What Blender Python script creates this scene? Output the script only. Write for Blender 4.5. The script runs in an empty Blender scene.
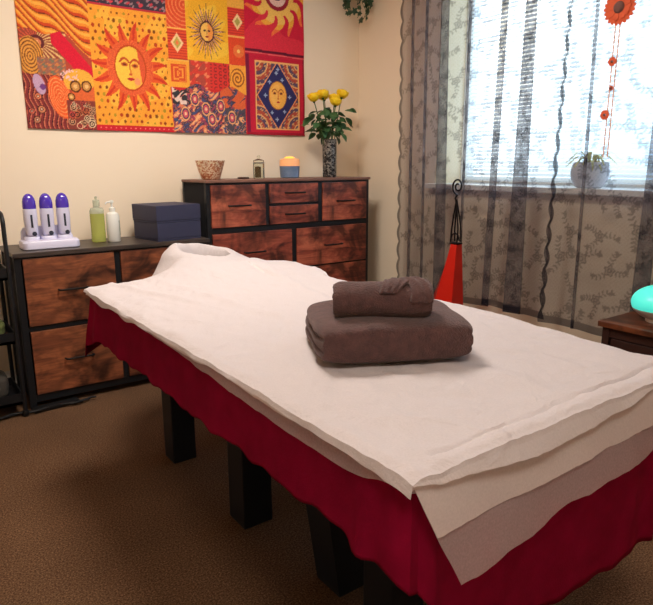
import bpy, bmesh, math, random
import numpy as np
from mathutils import Vector, Matrix, noise
sc = bpy.context.scene
C = bpy.data.collections.new('room'); sc.collection.children.link(C)
PI = math.pi
random.seed(7)
rng = np.random.default_rng(5)

# ------------------------------------------------------------------ basics
def lin(c):
    return tuple(((v/255)/12.92 if v/255 <= .04045 else ((v/255+.055)/1.055)**2.4) for v in c)
def L4(c): return (*lin(c), 1)

class NT:
    def __init__(s, name):
        s.m = bpy.data.materials.new(name); s.m.use_nodes = True
        s.t = s.m.node_tree; s.t.nodes.clear()
        s.out = s.n('ShaderNodeOutputMaterial')
    def n(s, typ, **kw):
        nd = s.t.nodes.new(typ)
        for k, v in kw.items():
            if k in nd.inputs: nd.inputs[k].default_value = v
            else: setattr(nd, k, v)
        return nd
    def l(s, a, b): s.t.links.new(a, b)

def ramp(t, nd_in, stops):
    r = t.n('ShaderNodeValToRGB')
    cr = r.color_ramp
    while len(cr.elements) < len(stops): cr.elements.new(.5)
    for e, (p, c) in zip(cr.elements, stops):
        e.position = p; e.color = c if len(c) == 4 else L4(c)
    t.l(nd_in, r.inputs[0]); return r

def mat(name, col, rough=.6, metal=0, spec=.5, bump=0, bscale=200, var=None, vscale=8, stretch=(1,1,1), emit=None, estr=0, trans=0, ior=1.45, sheen=0, coat=0, detail=3):
    t = NT(name)
    b = t.n('ShaderNodeBsdfPrincipled', Roughness=rough, Metallic=metal)
    b.inputs['Base Color'].default_value = L4(col)
    b.inputs['Specular IOR Level'].default_value = spec
    b.inputs['IOR'].default_value = ior
    b.inputs['Transmission Weight'].default_value = trans
    b.inputs['Sheen Weight'].default_value = sheen
    b.inputs['Coat Weight'].default_value = coat
    if emit: b.inputs['Emission Color'].default_value = L4(emit); b.inputs['Emission Strength'].default_value = estr
    t.l(b.outputs[0], t.out.inputs[0])
    tc = t.n('ShaderNodeTexCoord'); mp = t.n('ShaderNodeMapping')
    mp.inputs['Scale'].default_value = stretch
    t.l(tc.outputs['Object'], mp.inputs[0])
    if var:
        ns = t.n('ShaderNodeTexNoise', Scale=vscale, Detail=detail, Roughness=.6)
        t.l(mp.outputs[0], ns.inputs['Vector'])
        stops = [(.3, col), (.7, var)] if not isinstance(var, list) else var
        r = ramp(t, ns.outputs['Fac'], stops); t.l(r.outputs[0], b.inputs['Base Color'])
    if bump:
        n2 = t.n('ShaderNodeTexNoise', Scale=bscale, Detail=3)
        t.l(tc.outputs['Object'], n2.inputs['Vector'])
        bp = t.n('ShaderNodeBump', Strength=bump, Distance=.004)
        t.l(n2.outputs['Fac'], bp.inputs['Height']); t.l(bp.outputs[0], b.inputs['Normal'])
    return t.m

def wood(name, dark, mid, light, seed=0., rough=.45, axis='x'):
    t = NT(name)
    b = t.n('ShaderNodeBsdfPrincipled', Roughness=rough)
    t.l(b.outputs[0], t.out.inputs[0])
    g = t.n('ShaderNodeTexCoord')
    mp = t.n('ShaderNodeMapping'); mp.inputs['Location'].default_value = (seed, seed*2, seed*.7)
    mp.inputs['Scale'].default_value = (1.2, 7, 7) if axis == 'x' else (7, 1.2, 7)
    t.l(g.outputs['Object'], mp.inputs[0])
    n1 = t.n('ShaderNodeTexNoise', Scale=2.6, Detail=8, Roughness=.65, Distortion=1.4)
    t.l(mp.outputs[0], n1.inputs['Vector'])
    r1 = ramp(t, n1.outputs['Fac'], [(.28, dark), (.45, mid), (.6, light), (.78, mid)])
    mp2 = t.n('ShaderNodeMapping'); mp2.inputs['Location'].default_value = (seed+3, seed, seed)
    t.l(g.outputs['Object'], mp2.inputs[0])
    n2 = t.n('ShaderNodeTexNoise', Scale=6.5, Detail=3, Roughness=.6, Distortion=.6)
    t.l(mp2.outputs[0], n2.inputs['Vector'])
    r2 = ramp(t, n2.outputs['Fac'], [(.36, (70,60,62)), (.56, (255,255,255))])
    mx = t.n('ShaderNodeMix', data_type='RGBA', blend_type='MULTIPLY'); mx.inputs[0].default_value = .85
    t.l(r1.outputs[0], mx.inputs[6]); t.l(r2.outputs[0], mx.inputs[7])
    t.l(mx.outputs[2], b.inputs['Base Color'])
    bp = t.n('ShaderNodeBump', Strength=.25, Distance=.002)
    t.l(n1.outputs['Fac'], bp.inputs['Height']); t.l(bp.outputs[0], b.inputs['Normal'])
    return t.m

# ------------------------------------------------------------------ mesh helpers
class MB:
    def __init__(s): s.bm = bmesh.new()
    def box(s, x0, x1, y0, y1, z0, z1, bev=0):
        M = Matrix.Translation(((x0+x1)/2, (y0+y1)/2, (z0+z1)/2)) @ Matrix.Diagonal((abs(x1-x0), abs(y1-y0), abs(z1-z0), 1))
        r = bmesh.ops.create_cube(s.bm, size=1, matrix=M)
        if bev:
            es = list({e for v in r['verts'] for e in v.link_edges})
            bmesh.ops.bevel(s.bm, geom=es, offset=bev, segments=2, affect='EDGES', profile=.6)
        return s
    def lathe(s, prof, seg=32, c=(0,0,0), sx=1, sy=1):
        rings = []
        for r, z in prof:
            if r < 1e-6: rings.append([s.bm.verts.new((c[0], c[1], c[2]+z))])
            else: rings.append([s.bm.verts.new((c[0]+r*sx*math.cos(2*PI*k/seg), c[1]+r*sy*math.sin(2*PI*k/seg), c[2]+z)) for k in range(seg)])
        for a, b in zip(rings, rings[1:]):
            for k in range(seg):
                k2 = (k+1) % seg
                f = [a[k % len(a)], a[k2 % len(a)], b[k2 % len(b)], b[k % len(b)]]
                u = []
                for v in f:
                    if v not in u: u.append(v)
                if len(u) > 2:
                    try: s.bm.faces.new(u)
                    except ValueError: pass
        return s
    def tube(s, pts, r, seg=8, cap=True):
        pts = [Vector(p) for p in pts]; n = len(pts)
        rad = r if isinstance(r, (list, tuple)) else [r]*n
        rings = []; up = None
        for i, p in enumerate(pts):
            t = (pts[min(i+1, n-1)]-pts[max(i-1, 0)]).normalized()
            if up is None: up = Vector((0,0,1)) if abs(t.z) < .9 else Vector((1,0,0))
            a = t.cross(up).normalized(); up = a.cross(t).normalized()
            rings.append([s.bm.verts.new(p+(a*math.cos(2*PI*k/seg)+up*math.sin(2*PI*k/seg))*rad[i]) for k in range(seg)])
        for a, b in zip(rings, rings[1:]):
            for k in range(seg): s.bm.faces.new((a[k], a[(k+1) % seg], b[(k+1) % seg], b[k]))
        if cap: s.bm.faces.new(rings[0][::-1]); s.bm.faces.new(rings[-1])
        return s
    def grid(s, nu, nv, fn, wrap=False):
        g = [[s.bm.verts.new(fn(i/(nu-1) if not wrap else i/nu, j/(nv-1))) for j in range(nv)] for i in range(nu)]
        for i in range(nu if wrap else nu-1):
            for j in range(nv-1): s.bm.faces.new((g[i][j], g[(i+1) % nu][j], g[(i+1) % nu][j+1], g[i][j+1]))
        return g
    def poly(s, pts, thick=0, nrm=(0,0,1)):
        vs = [s.bm.verts.new(p) for p in pts]; f = s.bm.faces.new(vs)
        if thick:
            r = bmesh.ops.extrude_face_region(s.bm, geom=[f])
            bmesh.ops.translate(s.bm, verts=[v for v in r['geom'] if isinstance(v, bmesh.types.BMVert)], vec=Vector(nrm)*thick)
        return s
    def xf(s, M): bmesh.ops.transform(s.bm, matrix=M, verts=s.bm.verts); return s
    def build(s, name, m, parent=None, smooth=True, loc=None):
        me = bpy.data.meshes.new(name)
        bmesh.ops.recalc_face_normals(s.bm, faces=s.bm.faces)
        s.bm.to_mesh(me); s.bm.free()
        for mm in (m if isinstance(m, list) else [m]): me.materials.append(mm)
        if smooth:
            me.polygons.foreach_set('use_smooth', [True]*len(me.polygons))
            try: me.set_sharp_from_angle(angle=math.radians(38))
            except Exception: pass
        o = bpy.data.objects.new(name, me); C.objects.link(o)
        if loc is not None: o.location = loc
        if parent is not None: o.parent = parent
        return o

def tag(o, label=None, cat=None, group=None, kind=None):
    if label: o['label'] = label
    if cat: o['category'] = cat
    if group: o['group'] = group
    if kind: o['kind'] = kind
    return o
def thing(name, label, cat, loc=(0,0,0), rz=0, group=None):
    o = bpy.data.objects.new(name, None); C.objects.link(o); o.empty_display_size = .05
    o.location = loc; o.rotation_euler = (0,0,rz)
    return tag(o, label, cat, group)
def struct(o): o['kind'] = 'structure'; return o
def nz(x, y, z=0): return noise.noise(Vector((x, y, z)))
def sstep(a, b, x):
    t = min(1, max(0, (x-a)/(b-a))); return t*t*(3-2*t)

def solid(o, th, off=0):
    m = o.modifiers.new('thickness', 'SOLIDIFY'); m.thickness = th; m.offset = off; return o

# ------------------------------------------------------------------ camera
cam = bpy.data.cameras.new('camera'); co = bpy.data.objects.new('camera', cam); sc.collection.objects.link(co)
F, PITCH, YAW, ROLL, H = 608.612, .225048, .627813, -.0033887, 1.1
cy, sy = math.cos(YAW), math.sin(YAW)
fw = Vector((sy, cy, 0)); rt = Vector((cy, -sy, 0)); up = Vector((0,0,1))
f2 = fw*math.cos(PITCH)-up*math.sin(PITCH); u2 = up*math.cos(PITCH)+fw*math.sin(PITCH)
r3 = rt*math.cos(ROLL)+u2*math.sin(ROLL); u3 = u2*math.cos(ROLL)-rt*math.sin(ROLL)
Mc = Matrix((r3, u3, -f2)).transposed().to_4x4(); Mc.translation = (0,0,H)
co.matrix_world = Mc
cam.sensor_fit = 'HORIZONTAL'; cam.sensor_width = 36; cam.lens = 36*F/653; cam.clip_start = .02
sc.camera = co

# ------------------------------------------------------------------ materials
M = {}
M['wall'] = mat('wall_paint', (246,228,204), .85, bump=.08, bscale=150)
M['ceil'] = mat('ceiling_paint', (240,236,228), .9)
M['white'] = mat('white_gloss_paint', (240,238,232), .35)
M['cream'] = mat('cream_reveal_warm_light', (252,232,192), .6)  # cream plaster tone with the warm light on the reveal put into it
M['pvc'] = mat('white_window_plastic', (240,240,240), .3)
M['black'] = mat('black_steel', (14,15,20), .5)
M['blackfab'] = mat('black_fabric', (16,17,24), .9, bump=.3, bscale=600)
M['handle'] = mat('dark_bronze_handle', (22,16,15), .45, metal=.4)
M['woodR'] = wood('rustic_red_brown_board', (74,30,25), (150,70,52), (192,104,76), 1.3)
M['woodR2'] = wood('rustic_red_brown_board_b', (68,27,23), (140,64,48), (180,95,70), 5.1)
M['woodL'] = wood('rustic_brown_board', (54,28,19), (120,66,42), (158,92,58), 8.2)
M['woodL2'] = wood('rustic_brown_board_b', (50,26,18), (112,60,38), (150,84,52), 12.7)
M['topL'] = mat('dark_grey_oak_top', (48,41,38), .4, var=(78,66,60), vscale=5, stretch=(1,9,9))
M['topR'] = mat('grey_brown_oak_top', (112,78,66), .5, var=(138,98,82), vscale=5, stretch=(1,9,9))
M['deskwood'] = wood('dark_walnut', (48,22,14), (92,48,28), (120,66,40), 3.3, .35, 'y')
M['deskdark'] = mat('dark_stained_wood', (40,20,16), .5, var=(56,28,20), vscale=6, stretch=(6,1,6))
M['velvet'] = mat('burgundy_velvet', (122,9,42), .95, spec=.05, bump=.15, bscale=260, var=(106,6,34), vscale=14)
M['towel'] = mat('brown_terry', (92,62,60), .95, bump=1.0, bscale=300, var=(70,46,45), vscale=60, sheen=.15)
M['navy'] = mat('navy_paper_box', (52,53,78), .6, bump=.1, bscale=500)
M['plastic'] = mat('lilac_white_plastic', (212,210,234), .3)
M['purple'] = mat('translucent_purple_cap', (78,52,178), .2, coat=.4)
M['slot'] = mat('dark_grey_window', (52,56,70), .25)
M['leafrose'] = mat('rose_leaf', (44,82,44), .55, var=(74,112,66), vscale=20)
M['stem'] = mat('green_stem', (70,98,48), .6)
M['rose'] = mat('yellow_petals', (246,196,16), .6, var=(252,218,36), vscale=30)
M['ivy'] = mat('dark_ivy_leaf', (36,66,40), .5, var=(64,96,66), vscale=30)
M['spider'] = mat('yellow_green_leaf', (176,180,84), .6, var=(214,208,130), vscale=30)
M['red'] = mat('glossy_red_leather', (206,34,20), .38, coat=.3, bump=.05, bscale=60)
M['redside'] = mat('darker_red_side_panel', (150,24,18), .45)
M['wire'] = mat('black_wrought_wire', (24,20,22), .4, metal=.6)
M['orange'] = mat('orange_felt_petals', (222,96,58), .8)
M['orangec'] = mat('grey_brown_flower_centre', (120,84,78), .9, bump=.5)
M['ribbon'] = mat('peach_ribbon', (226,160,120), .7)
M['clear'] = mat('clear_plastic', (250,252,250), .05, trans=1, ior=1.15)
M['potc'] = mat('pale_grey_ceramic', (222,224,232), .45, var=(190,194,206), vscale=10)
M['soil'] = mat('potting_soil', (50,36,26), .95, bump=.8)
M['cable'] = mat('black_rubber', (12,12,14), .45)

def carpet():
    t = NT('brown_loop_carpet')
    b = t.n('ShaderNodeBsdfPrincipled', Roughness=.97); b.inputs['Specular IOR Level'].default_value = .1
    t.l(b.outputs[0], t.out.inputs[0])
    tc = t.n('ShaderNodeTexCoord')
    n1 = t.n('ShaderNodeTexNoise', Scale=190, Detail=3, Roughness=.8); t.l(tc.outputs['Object'], n1.inputs['Vector'])
    r = ramp(t, n1.outputs['Fac'], [(.3, (50,33,22)), (.5, (106,76,54)), (.7, (158,124,94))])
    n2 = t.n('ShaderNodeTexNoise', Scale=3, Detail=4); t.l(tc.outputs['Object'], n2.inputs['Vector'])
    r2 = ramp(t, n2.outputs['Fac'], [(.3, (225,225,225)), (.7, (255,255,255))])
    mx = t.n('ShaderNodeMix', data_type='RGBA', blend_type='MULTIPLY'); mx.inputs[0].default_value = 1
    t.l(r.outputs[0], mx.inputs[6]); t.l(r2.outputs[0], mx.inputs[7]); t.l(mx.outputs[2], b.inputs['Base Color'])
    bp = t.n('ShaderNodeBump', Strength=.9, Distance=.006); t.l(n1.outputs['Fac'], bp.inputs['Height']); t.l(bp.outputs[0], b.inputs['Normal'])
    return t.m
M['carpet'] = carpet()

def paper(name, opac, col=(220,211,212), crinkle=.35):
    t = NT(name)
    tc = t.n('ShaderNodeTexCoord')
    n1 = t.n('ShaderNodeTexNoise', Scale=9, Detail=5, Roughness=.6, Distortion=.8); t.l(tc.outputs['Object'], n1.inputs['Vector'])
    n2 = t.n('ShaderNodeTexNoise', Scale=300, Detail=2); t.l(tc.outputs['Object'], n2.inputs['Vector'])
    bp = t.n('ShaderNodeBump', Strength=crinkle, Distance=.012); t.l(n1.outputs['Fac'], bp.inputs['Height'])
    bp2 = t.n('ShaderNodeBump', Strength=.2, Distance=.002); t.l(n2.outputs['Fac'], bp2.inputs['Height']); t.l(bp.outputs[0], bp2.inputs['Normal'])
    d = t.n('ShaderNodeBsdfDiffuse'); d.inputs[0].default_value = L4(col); t.l(bp2.outputs[0], d.inputs['Normal'])
    tr = t.n('ShaderNodeBsdfTranslucent'); tr.inputs[0].default_value = L4(col)
    mx = t.n('ShaderNodeMixShader'); mx.inputs[0].default_value = .25; t.l(d.outputs[0], mx.inputs[1]); t.l(tr.outputs[0], mx.inputs[2])
    tp = t.n('ShaderNodeBsdfTransparent')
    m2 = t.n('ShaderNodeMixShader'); t.l(tp.outputs[0], m2.inputs[1]); t.l(mx.outputs[0], m2.inputs[2])
    r = ramp(t, n2.outputs['Fac'], [(.3, (0,0,0)), (.7, (255,255,255))])
    mr = t.n('ShaderNodeMapRange'); mr.inputs['To Min'].default_value = max(0, opac-.03); mr.inputs['To Max'].default_value = min(1, opac+.03)
    t.l(r.outputs[0], mr.inputs[0]); t.l(mr.outputs[0], m2.inputs[0])
    t.l(m2.outputs[0], t.out.inputs[0]); return t.m
M['paper'] = paper('white_nonwoven_paper', .93, crinkle=1.0)
M['paper2'] = paper('sheer_nonwoven_paper', .34, (250,238,238), .25)
M['paper3'] = paper('double_nonwoven_paper', .62, (250,240,238), .3)

# ------------------------------------------------------------------ room shell
XW, YW, XL, YF, ZC = 2.65, 3.285, -1.3, -1.7, 2.45
struct(MB().box(XL-.1, XW+.3, YF-.1, YW+.1, -.1, 0).build('floor', M['carpet'], smooth=False))
struct(MB().box(XL-.1, XW+.3, YF-.1, YW+.1, ZC, ZC+.1).build('ceiling', M['ceil'], smooth=False))
struct(MB().box(XL-.1, XW+.3, YW, YW+.1, 0, ZC).build('wall_back', M['wall'], smooth=False))
struct(MB().box(XL-.1, XL, YF, YW, 0, ZC).build('wall_left', M['wall'], smooth=False))
struct(MB().box(XL-.1, XW+.3, YF-.1, YF, 0, ZC).build('wall_front', M['wall'], smooth=False))
WY0, WY1, WZ0, WZ1 = .55, 2.565, .965, 2.2
w = MB()
w.box(XW, XW+.3, YF, WY0, 0, ZC); w.box(XW, XW+.3, WY1, YW, 0, ZC)
w.box(XW, XW+.3, WY0, WY1, 0, WZ0); w.box(XW, XW+.3, WY0, WY1, WZ1, ZC)
struct(w.build('wall_right', M['wall'], smooth=False))
struct(MB().box(XL, XW, YW-.014, YW, 0, .09, .003).build('baseboard_back', M['white'], smooth=False))
struct(MB().box(XW-.014, XW, YF, YW-.014, 0, .09, .003).build('baseboard_right', M['white'], smooth=False))
struct(MB().box(XL, XL+.014, YF, YW-.014, 0, .09, .003).build('baseboard_left', M['white'], smooth=False))
# window
win = struct(thing('window_1', None, None))
fr = MB(); X0, X1 = XW+.21, XW+.27
T = .055
fr.box(X0, X1, WY0, WY0+T, WZ0, WZ1); fr.box(X0, X1, WY1-T, WY1, WZ0, WZ1)
fr.box(X0, X1, WY0+T, WY1-T, WZ0, WZ0+T); fr.box(X0, X1, WY0+T, WY1-T, WZ1-T, WZ1)
fr.box(X0+.005, X1-.005, 1.20, 1.26, WZ0+T, WZ1-T)
fr.build('window_frame', M['pvc'], win, smooth=False)
gl = NT('window_glass'); tpn = gl.n('ShaderNodeBsdfTransparent'); glo = gl.n('ShaderNodeBsdfGlossy', Roughness=.02)
gm = gl.n('ShaderNodeMixShader'); gm.inputs[0].default_value = .05; gl.l(tpn.outputs[0], gm.inputs[1]); gl.l(glo.outputs[0], gm.inputs[2]); gl.l(gm.outputs[0], gl.out.inputs[0])
MB().box(X0+.025, X0+.031, WY0+T, WY1-T, WZ0+T, WZ1-T).build('window_pane', gl.m, win, smooth=False)
struct(MB().box(XW-.05, XW+.21, WY0-.04, WY1-.001, WZ0-.01, WZ0+.018, .004).box(XW-.05, XW-.002, WY1-.002, WY1+.035, WZ0-.01, WZ0+.018, .004).build('trim_1', M['white'], smooth=False))

struct(MB().box(XW+.002, XW+.209, WY1-.006, WY1-.0005, WZ0+.018, WZ1).box(XW+.002, XW+.209, WY0+.0005, WY0+.006, WZ0+.018, WZ1).box(XW+.002, XW+.209, WY0+.006, WY1-.006, WZ1-.006, WZ1-.0005).build('trim_2', M['cream'], smooth=False))
# venetian blind in the reveal
bl = thing('venetian_blind', 'white slatted venetian blind hanging inside the window recess', 'blind', (XW+.175, 0, 0))
t = NT('white_blind_slat')
d = t.n('ShaderNodeBsdfDiffuse'); d.inputs[0].default_value = L4((242,240,234)); tr = t.n('ShaderNodeBsdfTranslucent'); tr.inputs[0].default_value = L4((240,238,230))
mx = t.n('ShaderNodeMixShader'); mx.inputs[0].default_value = .72; t.l(d.outputs[0], mx.inputs[1]); t.l(tr.outputs[0], mx.inputs[2]); t.l(mx.outputs[0], t.out.inputs[0])
M['slat'] = t.m
sl = MB(); z = WZ0+.05
while z < WZ1-.06:
    a = math.radians(46); hw = .0125
    pts = []
    for k in range(5):
        q = -1+k*.5
        pts.append((q*hw*math.cos(a), .0016*(1-q*q)+q*hw*math.sin(a)))
    vs = [[sl.bm.verts.new((px_, yy, z+pz)) for px_, pz in pts] for yy in (WY0+.012, WY1-.05)]
    for k in range(4): sl.bm.faces.new((vs[0][k], vs[0][k+1], vs[1][k+1], vs[1][k]))
    z += .0215
slo = sl.build('slats', M['slat'], bl)
MB().box(-.02, .02, WY0+.01, WY1-.045, WZ1-.05, WZ1-.006, .004).build('headrail', M['white'], bl)
MB().box(-.013, .013, WY0+.012, WY1-.05, WZ0+.022, WZ0+.036, .003).build('bottom_rail', M['white'], bl)
for yy in (2.35, 1.85, 1.35, .8):
    MB().tube([(.0, yy, WZ0+.03), (.0, yy, WZ1-.05)], .0012, 5).build('ladder_cord', M['white'], bl)

# ------------------------------------------------------------------ lace curtains
S_C = 2.52/2.55
def cloth_motifs(n, w, h, sd):
    r = np.random.default_rng(sd); out = []
    ny = int(h/.155)+1; nx = max(1, int(w/.145))
    for j in range(ny):
        for i in range(nx):
            out.append(((i+.5+(.5 if j % 2 else 0)+r.uniform(-.18,.18))*w/nx, (j+.5+r.uniform(-.15,.15))*h/ny, r.uniform(0, 6.28), r.uniform(.62,.82)))
    return out
def lace(S, Z, motifs):
    P = np.zeros_like(S)
    def put(m, v):
        np.maximum(P, m*v, out=P)
    for (cx, cz, a0, sc_) in motifs:
        sel = (np.abs(S-cx) < .17*sc_) & (np.abs(Z-cz) < .17*sc_)
        if not sel.any(): continue
        x = (S[sel]-cx)/sc_; y = (Z[sel]-cz)/sc_
        p = np.zeros_like(x)
        r_ = np.hypot(x, y); th = np.arctan2(y, x)-a0
        p = np.maximum(p, (r_ < .030+.005*np.cos(5*th))*.45)
        p = np.maximum(p, (np.abs(r_-(.029+.006*np.cos(5*th))) < .0045)*.9)
        p = np.maximum(p, (np.abs(r_-.012) < .0032)*1.)
        # curved stems with leaves
        for k, (ang, ln) in enumerate(((a0, .12), (a0+2.1, .10), (a0+3.9, .11))):
            for q in np.linspace(.040, ln, 4):
                bend = ang+(q-.035)*4*(1 if k % 2 else -1)
                px_, pz = q*math.cos(bend), q*math.sin(bend)
                for side in (-1, 1):
                    la = bend+side*.95; lx, lz = px_+.013*math.cos(la), pz+.013*math.sin(la)
                    dx, dy = x-lx, y-lz
                    al = dx*math.cos(la)+dy*math.sin(la); ac = -dx*math.sin(la)+dy*math.cos(la)
                    e = (al/.0125)**2+(ac/.0058)**2
                    p = np.maximum(p, (e < 1)*.75)
                p = np.maximum(p, (np.hypot(x-px_, y-pz) < .0036)*.8)
            fx, fz = ln*math.cos(bend), ln*math.sin(bend)
            rr = np.hypot(x-fx, y-fz); t2 = np.arctan2(y-fz, x-fx)
            p = np.maximum(p, (rr < .014+.005*np.cos(4*t2))*.8)
        P[sel] = np.maximum(P[sel], p)
    return P

def curtain_material():
    t = NT('grey_lace_voile')
    at = t.n('ShaderNodeAttribute', attribute_name='lace')
    tp = t.n('ShaderNodeBsdfTransparent')
    d = t.n('ShaderNodeBsdfDiffuse'); tr = t.n('ShaderNodeBsdfTranslucent')
    r = ramp(t, at.outputs['Fac'], [(0, (108,100,104)), (1, (46,42,52))])
    t.l(r.outputs[0], d.inputs[0]); t.l(r.outputs[0], tr.inputs[0])
    mx = t.n('ShaderNodeMixShader'); mx.inputs[0].default_value = .4; t.l(d.outputs[0], mx.inputs[1]); t.l(tr.outputs[0], mx.inputs[2])
    mr = t.n('ShaderNodeMapRange'); mr.inputs['To Min'].default_value = .46; mr.inputs['To Max'].default_value = .75
    t.l(at.outputs['Fac'], mr.inputs[0])
    m2 = t.n('ShaderNodeMixShader'); t.l(mr.outputs[0], m2.inputs[0]); t.l(tp.outputs[0], m2.inputs[1]); t.l(mx.outputs[0], m2.inputs[2])
    t.l(m2.outputs[0], t.out.inputs[0]); return t.m
M['lace'] = curtain_material()

def curtain(name, label, prof, zb, zt, sd, scal0, scal1, edge0=None, edge1=None):
    # prof: list of (s_kind) path points (y, dx, width_top_scale) -> polyline y(s), dx(s)
    P = np.array(prof, float)
    seg = np.hypot(np.diff(P[:,0]), np.diff(P[:,1])); cum = np.concatenate([[0], np.cumsum(seg)])
    W = cum[-1]; st = .0042
    s = np.unique(np.concatenate([np.arange(0, W, st), cum, [W]]))
    keep = [0]
    for k in range(1, len(s)):
        if s[k]-s[keep[-1]] > .0012: keep.append(k)
    s = s[keep]
    Z = np.linspace(zb, zt, int((zt-zb)/st)+1)
    yb = np.interp(s, cum, P[:,0]); xb = np.interp(s, cum, P[:,1]); yt = np.interp(s, cum, P[:,2])
    SS, ZZ = np.meshgrid(s, Z, indexing='ij')
    f = np.clip((ZZ-.35)/(1.85-.35), 0, 1.4)
    Y = yb[:,None]*(1-f)+yt[:,None]*f
    X = np.repeat(xb[:,None], len(Z), 1)+.010*np.sin(SS*9+ZZ*.8)+.004*np.sin(SS*31)*(1-f*.5)
    hem = (.012*np.sin(SS*4.1+sd)+.006*np.sin(SS*13))*np.clip(1-(ZZ-zb)/.3, 0, 1)
    Zr = ZZ+hem
    # scalloped side edges
    if scal0:
        Y = Y-(.017*np.abs(np.sin(PI*ZZ/.105))-.006)*np.clip(1-SS/.05, 0, 1)*(-1)
    if scal1:
        Y = Y+(.017*np.abs(np.sin(PI*ZZ/.105+.9))-.006)*np.clip(1-(W-SS)/.05, 0, 1)*(-1)
    L = lace(SS, ZZ, cloth_motifs(0, W, zt-zb+.2, sd))
    L = np.maximum(L, .12*((np.sin(SS*2*PI/.02)*np.sin(ZZ*2*PI/.02)) > .2))
    L = np.maximum(L, (ZZ-zb < .034)*1.05)
    if scal0: L = np.maximum(L, (SS < .013)*1.05)
    if scal1: L = np.maximum(L, (W-SS < .013)*1.05)
    nu, nv = SS.shape
    co_ = np.stack([X*1.+2.52, Y*S_C, 1.1+(Zr-1.1)*S_C], -1).reshape(-1, 3)
    idx = np.arange(nu*nv).reshape(nu, nv)
    fa = np.stack([idx[:-1,:-1], idx[1:,:-1], idx[1:,1:], idx[:-1,1:]], -1).reshape(-1, 4)
    me = bpy.data.meshes.new(name)
    me.vertices.add(len(co_)); me.vertices.foreach_set('co', co_.ravel().astype(np.float32))
    me.loops.add(fa.size); me.loops.foreach_set('vertex_index', fa.ravel().astype(np.int32))
    me.polygons.add(len(fa)); me.polygons.foreach_set('loop_start', np.arange(0, fa.size, 4, dtype=np.int32))
    me.polygons.foreach_set('use_smooth', np.ones(len(fa), bool))
    me.update(calc_edges=True); me.validate()
    a = me.attributes.new('lace', 'FLOAT', 'POINT'); a.data.foreach_set('value', L.ravel().astype(np.float32))
    me.materials.append(M['lace'])
    o = bpy.data.objects.new(name, me); C.objects.link(o)
    return tag(o, label, 'curtain', 'lace curtains at the window')

def pleats(start, end, bands):
    """bands: (y_bottom0, y_bottom1, y_top0, y_top1) folded triple; returns (y, dx, ytop)"""
    out = [(start[0], 0, start[1])]
    for (b0, b1, t0, t1) in bands:
        out += [(b0, 0, t0), (b1, .002, t1), (b1+.0008, -.006, t1+.0008), (b0, -.007, t0), (b0, -.013, t0), (b1, -.012, t1), (b1-.012, -.002, t1-.012)]
    out.append((end[0], 0, end[1]))
    return out
p1 = pleats((2.765, 2.785), (1.722, 1.690), [(2.672,2.664,2.682,2.676),(2.560,2.554,2.564,2.556),(2.432,2.362,2.455,2.405),(2.262,2.256,2.270,2.262),(2.086,2.050,2.052,2.022),(1.942,1.842,1.926,1.871)])
curtain('lace_curtain', 'grey lace curtain panel nearest the room corner, with a scalloped outer edge', p1, .345, 2.33, 3, True, True)
p2 = pleats((1.735, 1.700), (.45, .45), [(1.560,1.552,1.568,1.560),(1.290,1.215,1.275,1.215),(1.02,.95,1.02,.95),(.78,.70,.78,.70)])
curtain('lace_curtain', 'grey lace floral curtain panel hanging behind the side table and glowing egg lamp', p2, .345, 2.33, 11, True, False)
rod = thing('curtain_rod', 'curtain rod above the window carrying the lace panels', 'curtain rod', (2.505, 1.6, 2.315))
MB().tube([(0,-1.25,0),(0,1.25,0)], .011, 12).build('rod', M['black'], rod)
for s_ in (-1.25, 1.25): MB().lathe([(0,-.022),(.015,-.015),(.02,0),(.015,.015),(0,.022)], 12, (0,s_,0)).build('finial', M['black'], rod)
for s_ in (-1.1, 1.1): MB().box(0,.145,s_-.008,s_+.008,-.01,.01).build('bracket', M['black'], rod, smooth=False)

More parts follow.
